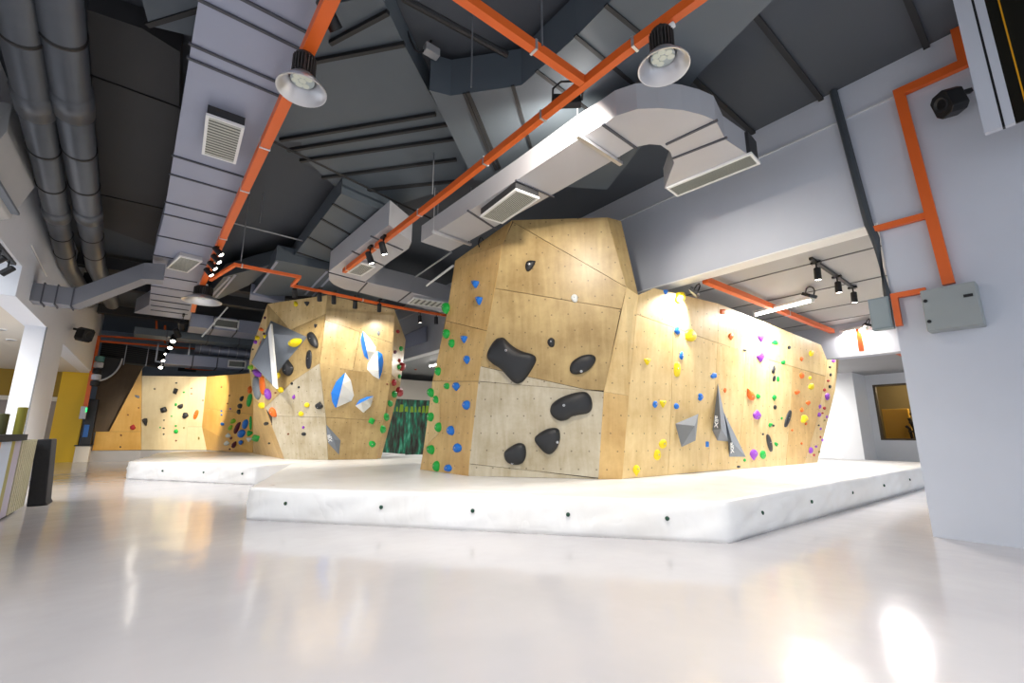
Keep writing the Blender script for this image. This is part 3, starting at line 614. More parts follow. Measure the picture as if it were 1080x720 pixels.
# middle boulder
for f, c, x, y, w, h, s, r_ in (('ml', 'black', 324, 320.4, 5, 5, 'w', 0), ('ml', 'black', 337.3, 313.8, 3, 4, 'b', 0), ('ml', 'black', 333, 343.7, 3, 4.5, 'w', .2), ('ml', 'black', 330.5, 358.3, 8, 19, 'o', -.38), ('ml', 'black', 326, 379, 6, 20, 'e', .05), ('ml', 'black', 304.3, 387.7, 11, 17, 'u', 0),
        ('ml_low', 'black', 307.8, 404.3, 2.5, 3, 'o', 0), ('ml_low', 'black', 315.2, 408.2, 2.3, 2.3, 'o', 0), ('ml_low', 'black', 337, 427.3, 8, 8, 'u', .2), ('ml_low', 'black', 320.5, 457.5, 4.5, 4, 'o', 0), ('mlf_low', 'black', 281, 446.5, 4.5, 4, 'o', 0), ('mlf_low', 'black', 284, 467.3, 2.2, 2, 'o', 0),
        ('ml', 'yellow', 312.3, 320.5, 4, 5, 'r', 0), ('ml', 'yellow', 293.2, 396, 4.5, 6, 'o', 0), ('ml_low', 'yellow', 296.3, 411, 5.5, 6, 'o', 0), ('ml_low', 'yellow', 324, 427, 5, 5.5, 'o', 0), ('ml_low', 'yellow', 317.7, 436.2, 5, 5, 'o', 0), ('mlf', 'yellow', 276.5, 427.5, 5.5, 6.5, 'o', 0),
        ('ml_low', 'purple', 310, 418.2, 3, 5, 'u', .2), ('mlf', 'purple', 272.5, 393.3, 6.5, 9, 'o', -.6), ('ml', 'purple', 283.3, 415.5, 6, 11.5, 'o', -.1), ('ml_low', 'purple', 320, 450.5, 2.5, 3, 'o', 0),
        ('mlf', 'orange', 277.3, 406.5, 5, 20, 'e', -.08), ('ml_low', 'orange', 288.3, 434.6, 6, 11, 'o', -.5), ('mlf', 'orange', 276, 347.5, 4, 4, 'r', 0), ('mlf', 'orange', 275.7, 362.3, 3, 6, 'e', .3), ('mlf', 'grey', 272, 409, 6.5, 24, 'o', -.06),
        ('mlf', 'maroon', 279.7, 335, 2, 3, 'o', 0), ('mlf', 'maroon', 279, 352, 2, 3.2, 'o', -.2), ('mlf', 'yellow', 272, 356.2, 4, 4.6, 'o', 0), ('mlf', 'purple', 269.8, 360.7, 3, 4, 'o', 0), ('mlf', 'black', 266.9, 368.3, 1.5, 2, 'o', 0), ('mlf', 'lime', 264.8, 387.3, 4.5, 5.5, 'r', 0), ('mlf', 'black', 266.4, 391, 1.6, 1.6, 'o', 0),
        ('ml_low', 'brown', 304, 457.5, 2, 2, 'o', 0), ('ml', 'brown', 290.5, 414, 2, 2, 'o', 0),
        ('mr', 'grey', 399.3, 351.3, 3.5, 4.5, 'o', 0), ('mr_low', 'green', 392, 443.8, 6.5, 6.5, 'b', .5), ('mr_low', 'green', 392.5, 468, 7, 7, 'o', 0), ('mr_low', 'brown', 408.3, 405, 2, 2, 'o', 0)):
    hold(f, c, x, y, w, h, s, r_)
for c, L in dict(red=((419.2, 349.5, 3, 4), (421, 380, 2.2, 4), (423.3, 386.5, 4, 9), (414.9, 403.3, 3.5, 7), (420.3, 413, 5.5, 10)), maroon=((416.3, 371, 2.5, 4),), green=((422.5, 367.5, 3, 5), (420.3, 386.7, 2.6, 5.5), (421, 396.7, 2.7, 4.5), (415.3, 415.5, 4, 7.5), (411, 425.3, 4, 7), (406.7, 439.5, 4, 8), (403, 452.5, 4.5, 8))).items():
    for q in L: hold('mrf' if q[1] < 401 else 'mrf_low', c, *q)
# far wall
for f, c, x, y, w, h, s, r_ in (('fm', 'black', 186, 403.7, 2.5, 1.6, 'b', 0), ('fm', 'black', 185.3, 412.3, 4.5, 6.5, 'b', .35), ('fm', 'black', 163.2, 410, 2, 2, 'o', 0), ('fm', 'black', 173, 432, 6.5, 6, 'b', -.3), ('fm', 'black', 190.7, 428.3, 5, 5.5, 'r', .4), ('fm', 'black', 195.7, 438, 6.3, 6, 'r', 0), ('fm', 'black', 153.5, 445, 5.3, 8.5, 'w', -.2),
        ('fm', 'black', 173, 443, 1.8, 1.5, 'o', 0), ('fm', 'black', 172.7, 451.5, 2.3, 1.5, 'o', 0), ('fm', 'black', 172.7, 457.7, 1.7, 1.7, 'o', 0), ('fm', 'black', 214, 422, 1.5, 1.5, 'o', 0),
        ('fm', 'green', 185.5, 426.5, 2.5, 3.5, 'o', 0), ('fm', 'green', 181, 438.8, 2, 1.6, 'o', 0), ('fm', 'green', 169, 450.7, 1.5, 1.7, 'o', 0), ('fm', 'green', 185.5, 449, 2.3, 2.3, 'o', 0), ('fm', 'green', 185.8, 454.7, 4, 5, 'o', .4), ('fm', 'green', 194, 413.5, 2.3, 2, 'o', 0),
        ('fm', 'orange', 206.8, 437, 4.3, 10.5, 'e', .35), ('fm', 'olive', 209.7, 462, 2, 3, 'o', 0), ('fm', 'olive', 194, 451, 1.7, 1.7, 'o', 0), ('fm', 'brown', 185.7, 464.5, 1.8, 1.8, 'o', 0), ('fm', 'brown', 202, 409.3, 1.6, 1.6, 'o', 0), ('fm', 'brown', 202, 415, 1.6, 1.6, 'o', 0),
        ('fl', 'red', 140.3, 450.2, 6, 6, 'u', .3), ('fl', 'brown', 135, 437.3, 1.9, 1.6, 'o', 0), ('fl', 'brown', 146.3, 430, 1.6, 1.6, 'o', 0), ('fl', 'brown', 127.7, 458.8, 2.1, 2, 'o', 0), ('fl', 'black', 127, 471.2, 2, 1.7, 'o', 0), ('fl', 'grey', 145, 418, 5, 3, 'r', .3),
        ('fr', 'orange', 264.3, 411, 3.3, 7, 'r', 0), ('fr', 'green', 263.3, 422, 4.5, 14, 'e', .2), ('fr', 'green', 264.6, 446, 2.4, 15, 'e', 0), ('fr', 'green', 263.6, 457.3, 5, 6.5, 'w', .5), ('fr', 'white', 263, 463.5, 5, 5, 'w', 0),
        ('fr', 'blue', 259.5, 447, 4, 11, 'o', .2), ('fr', 'blue', 255.3, 457, 6, 9.5, 'o', .3), ('fr_low', 'blue', 254.3, 466.5, 3.6, 5, 'd', 0), ('fr', 'black', 255.5, 420.3, 2.6, 6, 'o', .3), ('fr', 'black', 253.5, 428, 4, 5.5, 'o', .3), ('fr', 'black', 252.3, 434.2, 3, 5, 'o', 0),
        ('fr', 'lime', 246.3, 444, 3.8, 6, 'r', .3), ('fr', 'lime', 243.5, 451, 3, 5.5, 'r', .3), ('fr', 'maroon', 251, 451.3, 2.4, 13, 'o', .4), ('fr_low', 'maroon', 247.7, 468.8, 2.6, 7, 'o', .25), ('fr', 'maroon', 244, 462, 2, 3, 'o', .3), ('fr_low', 'maroon', 242.5, 473.5, 1.5, 2, 'o', 0),
        ('fr', 'white', 241, 459, 5, 5, 'u', 0), ('fr_low', 'white', 239.5, 467, 5.3, 5, 'u', 0), ('fr', 'blue', 234.8, 447, 3.5, 3.5, 'o', 0), ('fr', 'blue', 233.7, 433.3, 1.8, 1.8, 'o', 0), ('fr', 'blue', 233.7, 437.3, 1.8, 1.8, 'o', 0), ('fr', 'purple', 243, 431, 1.8, 1.8, 'o', 0),
        ('fr', 'brown', 233.7, 408, 1.6, 1.6, 'o', 0), ('fr', 'brown', 242, 417, 1.6, 1.6, 'o', 0), ('fr', 'brown', 240, 425.5, 1.6, 1.6, 'o', 0), ('mlf_low', 'green', 270.3, 461.7, 7, 6.5, 'b', .3)):
    hold(f, c, x, y, w, h, s, r_)

WHERE = dict(left='the left flank of the front boulder', left_low='the left flank of the front boulder', front='the broad face of the front boulder', right='the long right wall', end="the long right wall's far end",
             ml="the middle boulder's left face", ml_low="the middle boulder's left face", mlf="the middle boulder's left flank", mlf_low="the middle boulder's left flank", mr="the middle boulder's right face", mr_low="the middle boulder's right face",
             mrf="the middle boulder's right flank", mrf_low="the middle boulder's right flank", fm="the far wall's middle panel", fl="the far wall's left wing", fr="the far wall's right panel", fr_low="the far wall's right panel")
ORD = ['', '', 'second', 'third', 'fourth', 'fifth', 'sixth', 'seventh', 'eighth', 'ninth', 'tenth', 'eleventh', 'twelfth', 'thirteenth']
SHN = dict(o='rounded', d='teardrop', u='peaked', w='wedge', b='blocky', e='long', r='lumpy')
byset = {}
for i, hd in enumerate(HOLDS): byset.setdefault((WHERE[hd[0]], hd[1]), []).append((hd[3], hd[2], i))
RANK = {}
for (wh, c), L in byset.items():
    L.sort()
    for k, (_, _, i) in enumerate(L):
        n = len(L); RANK[i] = 'the only %s one' % c if n == 1 else 'the topmost %s one' % c if k == 0 else 'the lowest %s one' % c if k == n - 1 else '%s %s one from top' % (ORD[k + 1], c)
for i, (f, c, x, y, w, h, s, rot) in enumerate(HOLDS):
    P = FACE[f]; cr, sr = math.cos(rot), math.sin(rot)
    pts = [(x + (px * w / 2) * cr - (py * h / 2) * sr, y + (px * w / 2) * sr + (py * h / 2) * cr) for px, py in outline(s, 22 if max(w, h) > 4 else 12, 0, i)]
    q = [P.hit(*p) for p in pts]; wm = max(a.x for a in map(lambda z: V((P.uv(z)[0], 0, 0)), q)) - min(P.uv(z)[0] for z in q); hm = max(P.uv(z)[1] for z in q) - min(P.uv(z)[1] for z in q)
    dep = max(.02, min(.11, .42 * min(wm, hm))) * (.55 if f in ('right', 'end') else 1) * (.55 if s == 'e' else 1)
    root = thing('climbing_hold', P.hit(x, y), '%s %s hold on %s, %s' % (SHN[s], c, WHERE[f], RANK[i]), 'climbing hold', '%s holds on %s' % (c, WHERE[f])) if max(w, h) >= 7 else None
    pk = (0, {'w': .18, 'd': .18, 'u': -.18}.get(s, 0.05) * hm)
    o, cc = dome(P, pts, dep, 'body' if root else 'climbing_hold', HM[c], pk, root)
    if root: bolt(P, cc, dep, root, .012 if c != 'black' else .01)
    else: tag(o, '%s %s hold on %s, %s' % (SHN[s], c, WHERE[f], RANK[i]), 'climbing hold', '%s holds on %s' % (c, WHERE[f]))
# big black pads on the front face
S3 = lambda L: [(510 + a / 6, 330 + b / 6) for a, b in L]; S1_ = lambda L: [(430 + a / 6, 390 + b / 6) for a, b in L]; S2_ = lambda L: [(500 + a / 6, 220 + b / 6) for a, b in L]
for L, d, bt, lab in ((S3([(100, 158), (132, 160), (180, 205), (240, 240), (310, 262), (332, 285), (325, 322), (272, 408), (235, 442), (200, 445), (160, 410), (110, 355), (60, 322), (28, 290), (24, 255), (45, 210), (75, 170)]), .14, (535.5, 370.5), 'largest black pad on the broad face of the front boulder, waisted like a bone'),
        (S3([(545, 350), (560, 310), (610, 275), (665, 262), (700, 270), (710, 295), (690, 335), (650, 370), (590, 388), (555, 380)]), .09, (613.5, 392), 'oval black pad on the broad face of the front boulder, farthest right and tilted'),
        (S3([(422, 610), (435, 575), (480, 540), (540, 515), (600, 500), (645, 500), (675, 525), (688, 570), (683, 610), (655, 635), (600, 645), (560, 655), (530, 675), (490, 683), (455, 670), (428, 640)]), .12, (595.5, 427.5), 'long kidney-shaped black pad on the broad face of the front boulder, below the oval one'),
        (S1_([(610, 530), (625, 505), (660, 480), (700, 462), (735, 470), (748, 500), (748, 545), (730, 585), (695, 600), (650, 595), (620, 570)]), .1, (541, 488), 'lowest round black pad on the broad face of the front boulder, near the mat'),
        (S1_([(805, 430), (820, 410), (870, 378), (920, 366), (955, 375), (965, 410), (962, 450), (940, 500), (905, 532), (870, 525), (830, 485), (808, 455)]), .11, (588.5, 466), 'rounded triangular black pad on the front boulder, just right of the lowest round pad'),
        (S2_([(325, 355), (340, 332), (385, 330), (384, 352), (362, 385), (340, 398), (326, 380)]), .06, (558.5, 279.5), 'small black teardrop pad highest on the broad face of the front boulder')):
    root = thing('climbing_pad', Pf.hit(*L[0]), lab, 'climbing hold', 'black pads on the front boulder')
    o, c = dome(Pf, smooth_loop(L), d, 'body', M_black, (0, 0), root)
    q = Pf.hit(*bt); k = (q - c).length / max((Pf.hit(*p) - c).length for p in L); bolt(Pf, q, d * math.sqrt(max(.05, 1 - min(1, k) ** 2)) * (1 if k < .6 else .9), root, .02)
# faceted volumes
def facet(plane, base, apexes, faces, name, m, parent):
    """base points and raised points (px, height); faces index both"""
    vs = [plane.hit(*p) for p in base] + [plane.hit(*p[:2]) + plane.n * p[2] for p in apexes]
    # a raised point keeps its place on the sight line of its pixel
    vs = [plane.hit(*p) for p in base]
    for p in apexes: vs.append(Plane(plane.p + plane.n * p[2], plane.n).hit(p[0], p[1]))
    b = MB(); b.add(vs, faces); b.add(vs[:len(base)], [tuple(range(len(base)))])
    return b.build(name, m, parent)
def lettering(plane, x, y, size, rot, parent, h):
    cu = bpy.data.curves.new('lettering', 'FONT'); cu.body = 'aliX'; cu.size = size; cu.extrude = .002; cu.align_x = 'CENTER'; cu.align_y = 'CENTER'; cu.space_character = .9; cu.offset = .0015
    tmp = bpy.data.objects.new('lettering', cu); C.objects.link(tmp); bpy.context.view_layer.update()
    me = bpy.data.meshes.new_from_object(tmp.evaluated_get(bpy.context.evaluated_depsgraph_get())); bpy.data.objects.remove(tmp); me.materials.clear(); me.materials.append(M_wframe)
    o = bpy.data.objects.new('lettering', me); C.objects.link(o); o.parent = parent
    r = parent
    while r.parent: r = r.parent
    pos = Plane(plane.p + plane.n * h, plane.n).hit(x, y)
    R3 = Matrix((plane.u, plane.v, plane.n)).transposed().to_4x4()
    o.matrix_local = Matrix.Translation(pos - ORG[r.name]) @ R3 @ Matrix.Rotation(rot, 4, 'Z')
    return o
t = thing('climbing_volume', Pr.hit(724, 455), 'plain grey wedge-shaped volume low on the long right wall, without lettering', 'climbing hold', 'grey volumes on the long right wall')
facet(Pr, [(712.2, 446.8), (718.7, 471.3), (733.6, 464.4), (736.6, 436.3)], [(732.6, 449, .28)], [(0, 1, 4), (1, 2, 4), (2, 3, 4), (3, 0, 4)], 'body', M_grey, t)
def dart(px, faces, lab, text):
    t = thing('climbing_volume', Pr.hit(*px[0][:2]), lab, 'climbing hold', 'grey volumes on the long right wall')
    vs = [Plane(Pr.p + Pr.n * p[2], Pr.n).hit(p[0], p[1]) for p in px]
    b = MB(); b.add(vs, faces); b.build('body', M_grey, t); lettering(Pr, *text[:4], t, text[4]); return t
dart([(757.2, 404, 0), (763.3, 434, 0), (769.6, 465.6, .0), (756.5, 464.4, 0), (751.4, 453.8, 0), (760.5, 452, .2)], [(0, 1, 5), (1, 2, 5), (2, 3, 5), (3, 4, 5), (4, 0, 5), (4, 3, 2, 1, 0)], 'tall grey dart-shaped volume with white lettering on the long right wall, upper of two', (755.4, 444.5, .15, math.radians(-98), .16))
dart([(763.5, 434.5, 0), (786.7, 481.6, 0), (769, 481.5, 0), (768, 466.5, 0), (772, 466, .1)], [(0, 1, 4), (1, 2, 4), (2, 3, 4), (3, 0, 4), (3, 2, 1, 0)], 'lower grey triangular volume with white lettering on the long right wall, nearer the mat', (772.0, 472, .14, math.radians(-84), .12))
# the middle boulder's grey pyramid, fans and small grey lozenge
t = thing('climbing_volume', ULp.hit(300, 365), 'big blue-grey pyramid volume with a white edge high on the middle boulder', 'climbing hold')
def raw(parent, name, m, pts, faces, plane):
    vs = [Plane(plane.p + plane.n * p[2], plane.n).hit(p[0], p[1]) for p in pts]; b = MB(); b.add(vs, faces); return b.build(name, m, parent)
raw(t, 'body', M_grey, [(285.5, 338, .0), (324, 355.3, 0), (291.5, 394, 0), (289.5, 408, .25), (265.2, 382.5, .25), (283, 352, .3), (286.6, 352, .3), (291, 408, .25)], [(0, 1, 6), (1, 2, 6), (2, 7, 6), (5, 4, 3), (0, 6, 5), (0, 5, 4), (0, 4, 2, 1), (4, 3, 7, 2)], ULp)
WE = Plane(ULp.p + ULp.n * .33, ULp.n)
MB().prism([WE.hit(*q) for q in ((282.6, 351), (285.6, 341), (291.8, 410), (287.6, 406.5))], -ULp.n * .05).build('white_edge', M_wframe, t)
t = thing('climbing_hold', ULp.hit(313, 361.5), 'bright yellow hold mounted on the big grey pyramid of the middle boulder', 'climbing hold')
PY = Plane(ULp.p + ULp.n * .1, ULp.n); o, c = dome(PY, [(313 + 5.2 * math.cos(k) * 1 - 1.2 * math.sin(k), 361.5 + 4.3 * math.sin(k) - 1.5 * math.cos(k)) for k in [i / 20 * math.tau for i in range(20)]], .2, 'body', HM['yellow'], (0, 0), t); bolt(PY, c, .2, t)
o = dome(PY, [(284.8 + 1 * math.cos(k), 356 + 2.8 * math.sin(k)) for k in [i / 12 * math.tau for i in range(12)]], .2, 'climbing_hold', HM['yellow'])[0]; tag(o, "thin yellow hold at the white edge of the middle boulder's grey pyramid", 'climbing hold')
M_fb, M_fw = mat('fan blue', (26, 124, 224), .5), mat('fan white', (232, 232, 226), .55)
u6 = lambda L, dy: [(255 + a / 6, dy + b / 6) for a, b in L]
for bl, wh, dy, P, lab in (([(765, 292), (752, 345), (760, 400), (775, 452), (803, 478)], [(803, 478), (848, 432), (850, 395), (812, 340), (765, 292)], 300, URp, "topmost blue and white fan on the middle boulder's right face"),
        ([(858, 418), (890, 440), (897, 490), (887, 555), (870, 600)], [(870, 600), (830, 577), (793, 537), (797, 500), (830, 445), (858, 418)], 300, URp, 'blue and white fan touching the topmost fan from below on the middle boulder'),
        ([(600, 237), (590, 236), (572, 200), (565, 145), (597, 75), (655, 15)], [(655, 15), (690, 65), (710, 160), (695, 195), (600, 237)], 390, MR, "largest blue and white fan low on the middle boulder's right face"),
        ([(835, 165), (790, 170), (745, 190), (718, 226)], [(718, 226), (770, 271), (815, 230), (835, 165)], 390, MR, 'smallest blue and white fan, lying on its side below the other three')):
    B_px, W_px = u6(bl, dy), u6(wh, dy); P0 = P.hit(*B_px[0]); t = thing('climbing_volume', P0, lab, 'climbing hold', 'blue and white fans on the middle boulder')
    ridge = [(x, y, .16) for x, y in ((B_px[0][0] * .67 + B_px[-1][0] * .33, B_px[0][1] * .67 + B_px[-1][1] * .33), (B_px[0][0] * .33 + B_px[-1][0] * .67, B_px[0][1] * .33 + B_px[-1][1] * .67))]
    for L, m, nm in ((B_px, M_fb, 'blue_half'), (W_px, M_fw, 'white_half')):
        n = len(L); pts = [(x, y, 0) for x, y in L] + ridge
        r0, r1 = (n, n + 1) if L is B_px else (n + 1, n); fs = []
        for k in range(n - 1): fs.append((k, k + 1, r0 if k < (n - 1) / 2 else r1))
        kk = int(math.ceil((n - 1) / 2)); fs.append((kk, r1, r0)); fs.append((0, r0, r1, n - 1))
        fs.append(tuple(range(n)))
        raw(t, nm, m, pts, fs, P)
t = thing('climbing_volume', MR.hit(351, 462), "grey lozenge volume with white lettering at the middle boulder's foot", 'climbing hold')
raw(t, 'body', M_grey, [(343.3, 446.7, 0), (359.2, 464.2, 0), (357.5, 479.3, 0), (345.8, 466.7, 0), (352, 464, .12)], [(0, 1, 4), (1, 2, 4), (2, 3, 4), (3, 0, 4), (3, 2, 1, 0)], MR)
lettering(MR, 347.6, 462, .13, math.radians(-80), t, .09)
# ================================================================== CABLE TRAYS
def tray(pts, w, h, lab, nrm=(0, 0, 1), clips=(), group='orange cable trays', m=None):
    root = thing('cable_tray', pts[0], lab, 'cable tray', group)
    MB().sweep(pts, w, h, nrm).build('body', m or M_orange, root)
    pv = [V(p) for p in pts]; nv = V(nrm)
    for i, t in clips:
        p = pv[i] + (pv[i + 1] - pv[i]) * t; d = (pv[i + 1] - pv[i]).normalized()
        MB().sweep([p - d * .012, p + d * .012], w + .016, h + .016, nrm).build('clip', M_alu, root)
    return root
tray([(.74, -2.6, 4.35), (.70, 1.2, 4.35), (.64, 4.2, 4.35), (.55, 8, 4.35), (.45, 13.3, 4.35), (.47, 14.6, 4.35)], .1, .12, 'longest orange cable tray, running under the silver left duct past the left lamp', clips=((1, .93), (2, .3), (2, .62), (3, .1), (3, .35), (3, .7)))
xr = 2.86
tray([(2.9, -2.6, 4.4), (2.93, .9, 4.4), (2.86, 2.0, 4.4), (2.83, 5, 4.4), (2.74, 9.1, 4.4)], .07, .09, 'orange cable tray crossing the picture under the pale silver duct, with the right lamp', clips=((1, .9), (2, .35), (2, .7), (3, .2), (3, .6), (3, .95)))
tray([(-.6, 2.47, 4.4), (2.815, 2.46, 4.4)], .07, .09, 'short orange cable tray joining the right lamp tray from the upper left', clips=((0, .82),))
tray([atz(222, 295, 4.2), atz(248, 279, 4.2), atz(316, 292, 4.2), atz(308, 301, 4.2), atz(345, 308.5, 4.2), atz(416, 323.5, 4.2), atz(473, 333, 4.2)], .055, .06, 'kinked orange cable tray passing in front of the top of the middle boulder', clips=((1, .1), (4, .5)))
X = WX - .05
tray([(X, .17, 5.61), (X, .17, 5.15), (X, .74, 5.15), (X, .65, 2.68)], .1, .07, 'orange cable tray stepping down the white pillar to the grey cabinet', (1, 0, 0))
tray([(X, .65, 3.52), (X, 1.25, 3.53)], .07, .06, 'short orange tray branching off sideways on the white pillar, above the cabinet', (1, 0, 0))
tray([(X, .84, 2.66), (X, 1.12, 2.66), (X, 1.12, 2.30)], .06, .06, 'short L-shaped orange tray at the left side of the grey cabinet', (1, 0, 0))
ic = lambda x, y: atz(x, y, 3.62)
tray([(WX + .3, 3.55, 3.6), (13.25, 3.55, 3.6)], .1, .1, "orange tray under the inner hall's ceiling, above the long right wall", clips=((0, .55),))
tray([(13.2, 3.0, 3.6), (13.2, 3.0, 3.0)], .1, .08, "short upright orange tray dropping down the inner hall's cross beam", (1, 0, 0))
tray([(13.8, 2.75, 3.2), (20, 2.75, 3.2)], .1, .1, 'far orange tray under the ceiling behind the inner cross beam')
tray([(-2.0, 22.9, 4.7), (.9, 22.9, 4.82)], .07, .09, 'upper of two red-orange trays high at the far back wall', (0, 1, 0))
tray([(-2.0, 22.8, 4.48), (2.1, 22.8, 4.55)], .07, .09, 'lower of two red-orange trays high at the far back wall', (0, 1, 0))
tray([(-2.02, 22.6, 4.65), (-2.02, 22.6, 1.95)], .12, .1, 'upright red-orange tray on the left wall beside the yellow panel', (0, 1, 0))
tray([aty(195, 388, 25.5), aty(215, 390, 25.5), aty(257, 389, 25.5)], .07, .08, 'small orange tray on the blue-grey wall above the far golden boulder', (0, 1, 0))
for x, y0, y1, lab in ((165, 333, 357, 'left one of two thin upright orange trays by the far ceiling ducts'), (174, 343, 362, 'right one of two thin upright orange trays by the far ceiling ducts')):
    tray([aty(x, y0, 22.0), aty(x, y1, 22.0)], .07, .05, lab, (0, 1, 0))
tray([aty(438, 390, 17.5), aty(443, 376, 17.5), aty(466, 367, 17.5)], .07, .08, 'bent orange tray glimpsed between the middle and front boulders', (0, 1, 0))

# dark conduits and hanging rods
def rod(pts, r_, lab, m=M_dark, cat='pipe', nm='conduit_pipe', group=None):
    o = MB().ring_tube(pts, r_, 8).build(nm, m); return tag(o, lab, cat, group)
rod([atz(285, 148, 5.1), atz(480, 243, 5.1)], .018, 'long thin dark conduit crossing under the ribbed ceiling panel')
rod([atz(425, -2, 5.2), atz(535, 58, 5.2)], .035, 'dark conduit near the top edge, left of the orange tray junction')
rod([atz(245, 235, 5.1), atz(352, 262, 5.1)], .015, 'thin grey conduit above the kinked orange tray', mat('conduit grey', (150, 152, 154), .5))
o = MB().ring_tube([atz(450, 301, 4.55), atz(478, 280, 4.55)], .025, 10).build('tube_lamp', M_wframe); tag(o, 'unlit white tube lamp above the left shoulder of the front boulder', 'lamp')
o = MB().ring_tube([atz(438, 292, 4.7), atz(476, 266, 4.7)], .02, 10).build('conduit_pipe', mat('conduit grey', (150, 152, 154), .5)); tag(o, 'grey conduit parallel to the unlit tube lamp by the front boulder', 'pipe')
o = MB().ring_tube([aty(213, 355, 16), aty(240, 324, 16)], .022, 10).build('tube_lamp', M_wframe); tag(o, 'unlit slanting tube lamp among the far ceiling ducts, left of the middle boulder', 'lamp')
HR = mat('thin steel rod', (140, 142, 146), .4, .6)
for k, (x, yb, yt, z) in enumerate(((497, 92, 0, 4.42), (572, 48, 0, 4.42), (418, 232, 177, 4.95), (388, 250, 209, 4.95), (456, 205, 142, 4.6), (461, 245, 170, 4.6), (254, 276, 235, 4.25), (274, 235, 205, 5.0))):
    p = atz(x, yb, z); o = MB().ring_tube([p, V((p.x, p.y, CEIL if k in (0, 1, 4, 5, 6, 7) else 5.6))], .009, 6).build('hanging_rod', HR)
    tag(o, ['thin steel rod above the tray junction, upper left', 'thin steel rod over the short joining orange tray', 'thin steel rod at the high corner of the elbow duct', 'thin steel rod at the left side of the elbow duct', 'thin steel rod beside the pale silver duct, left of its pair', 'thin steel rod beside the pale silver duct, right of its pair', 'thin steel rod holding the kinked orange tray', 'thin steel rod over the dark gap beside the left orange tray'][k], 'rod', 'thin hanging rods')
rod([atx(33, 258, LX + .02), atx(49, 291, LX + .02)], .012, 'thin pale stay rod on the left wall above the branch duct', M_wframe, 'rod', 'hanging_rod')
q = thing('cable_junction', atz(455, 54, 5.45), 'small grey cable box with a loop of wire above the rounded dark duct end', 'box')
jb = atz(455, 54, 5.45); MB().box((jb.x - .09, jb.y - .05, jb.z - .05), (jb.x + .09, jb.y + .05, jb.z + .05)).build('body', mat('conduit grey', (150, 152, 154), .5), q, bevel=.008)
MB().ring_tube([jb + V((-.3 + .05 * k, .02, .1 - .22 * math.sin(k / 6 * math.pi) + .01 * k)) for k in range(7)], .012, 6).build('wire', M_dark, q)
cl = atz(508, 256, 4.55); o = MB().ring_tube([cl + V((.07 * math.cos(k / 12 * math.tau), .02 * math.sin(k), .1 * math.sin(k / 12 * math.tau))) for k in range(13)], .012, 6).build('cable_loop', M_dark); tag(o, 'small black cable loop hanging over the left shoulder of the front boulder', 'cable')
# dark grey pipe down the beam and pillar
rod([(WX - .05, 1.37, 5.6), (WX - .05, 1.24, 3.62), (WX - .05, 1.2, 3.4), (WX - .05, 1.18, 2.62)], .045, 'dark grey pipe down the face of the white beam to a small box', mat('slate pipe', (62, 68, 74), .5))
t = thing('junction_box', (WX - .06, 1.22, 2.28), 'small grey junction box at the foot of the dark pipe on the pillar edge', 'box')
MB().box((WX - .12, 1.165, 2.28), (WX, 1.36, 2.66)).build('body', mat('box grey', (126, 140, 144), .5), t, bevel=.008)
MB().box((WX - .128, 1.18, 2.3), (WX - .12, 1.345, 2.64)).build('lid', mat('box grey light', (140, 152, 156), .5), t)
t = thing('electrical_cabinet', (WX - .1, .65, 2.17), 'grey metal electrical cabinet mounted high on the white pillar', 'cabinet')
M_cab = mat('cabinet grey', (150, 156, 156), .5)
MB().box((WX - .2, .44, 2.17), (WX, .875, 2.63)).build('body', M_cab, t, bevel=.012)
dr = MB().box((WX - .222, .445, 2.175), (WX - .2, .87, 2.625)).build('door', M_cab, t, bevel=.008)
for z in (2.27, 2.5): MB().lathe((WX - .222, .84, z), [(.018, 0), (.018, .012), (.004, .014)], (-1, 0, 0), 12).build('lock', M_dark, dr)
MB().box((WX - .23, .475, 2.47), (WX - .222, .545, 2.5)).build('handle', M_dark, dr)

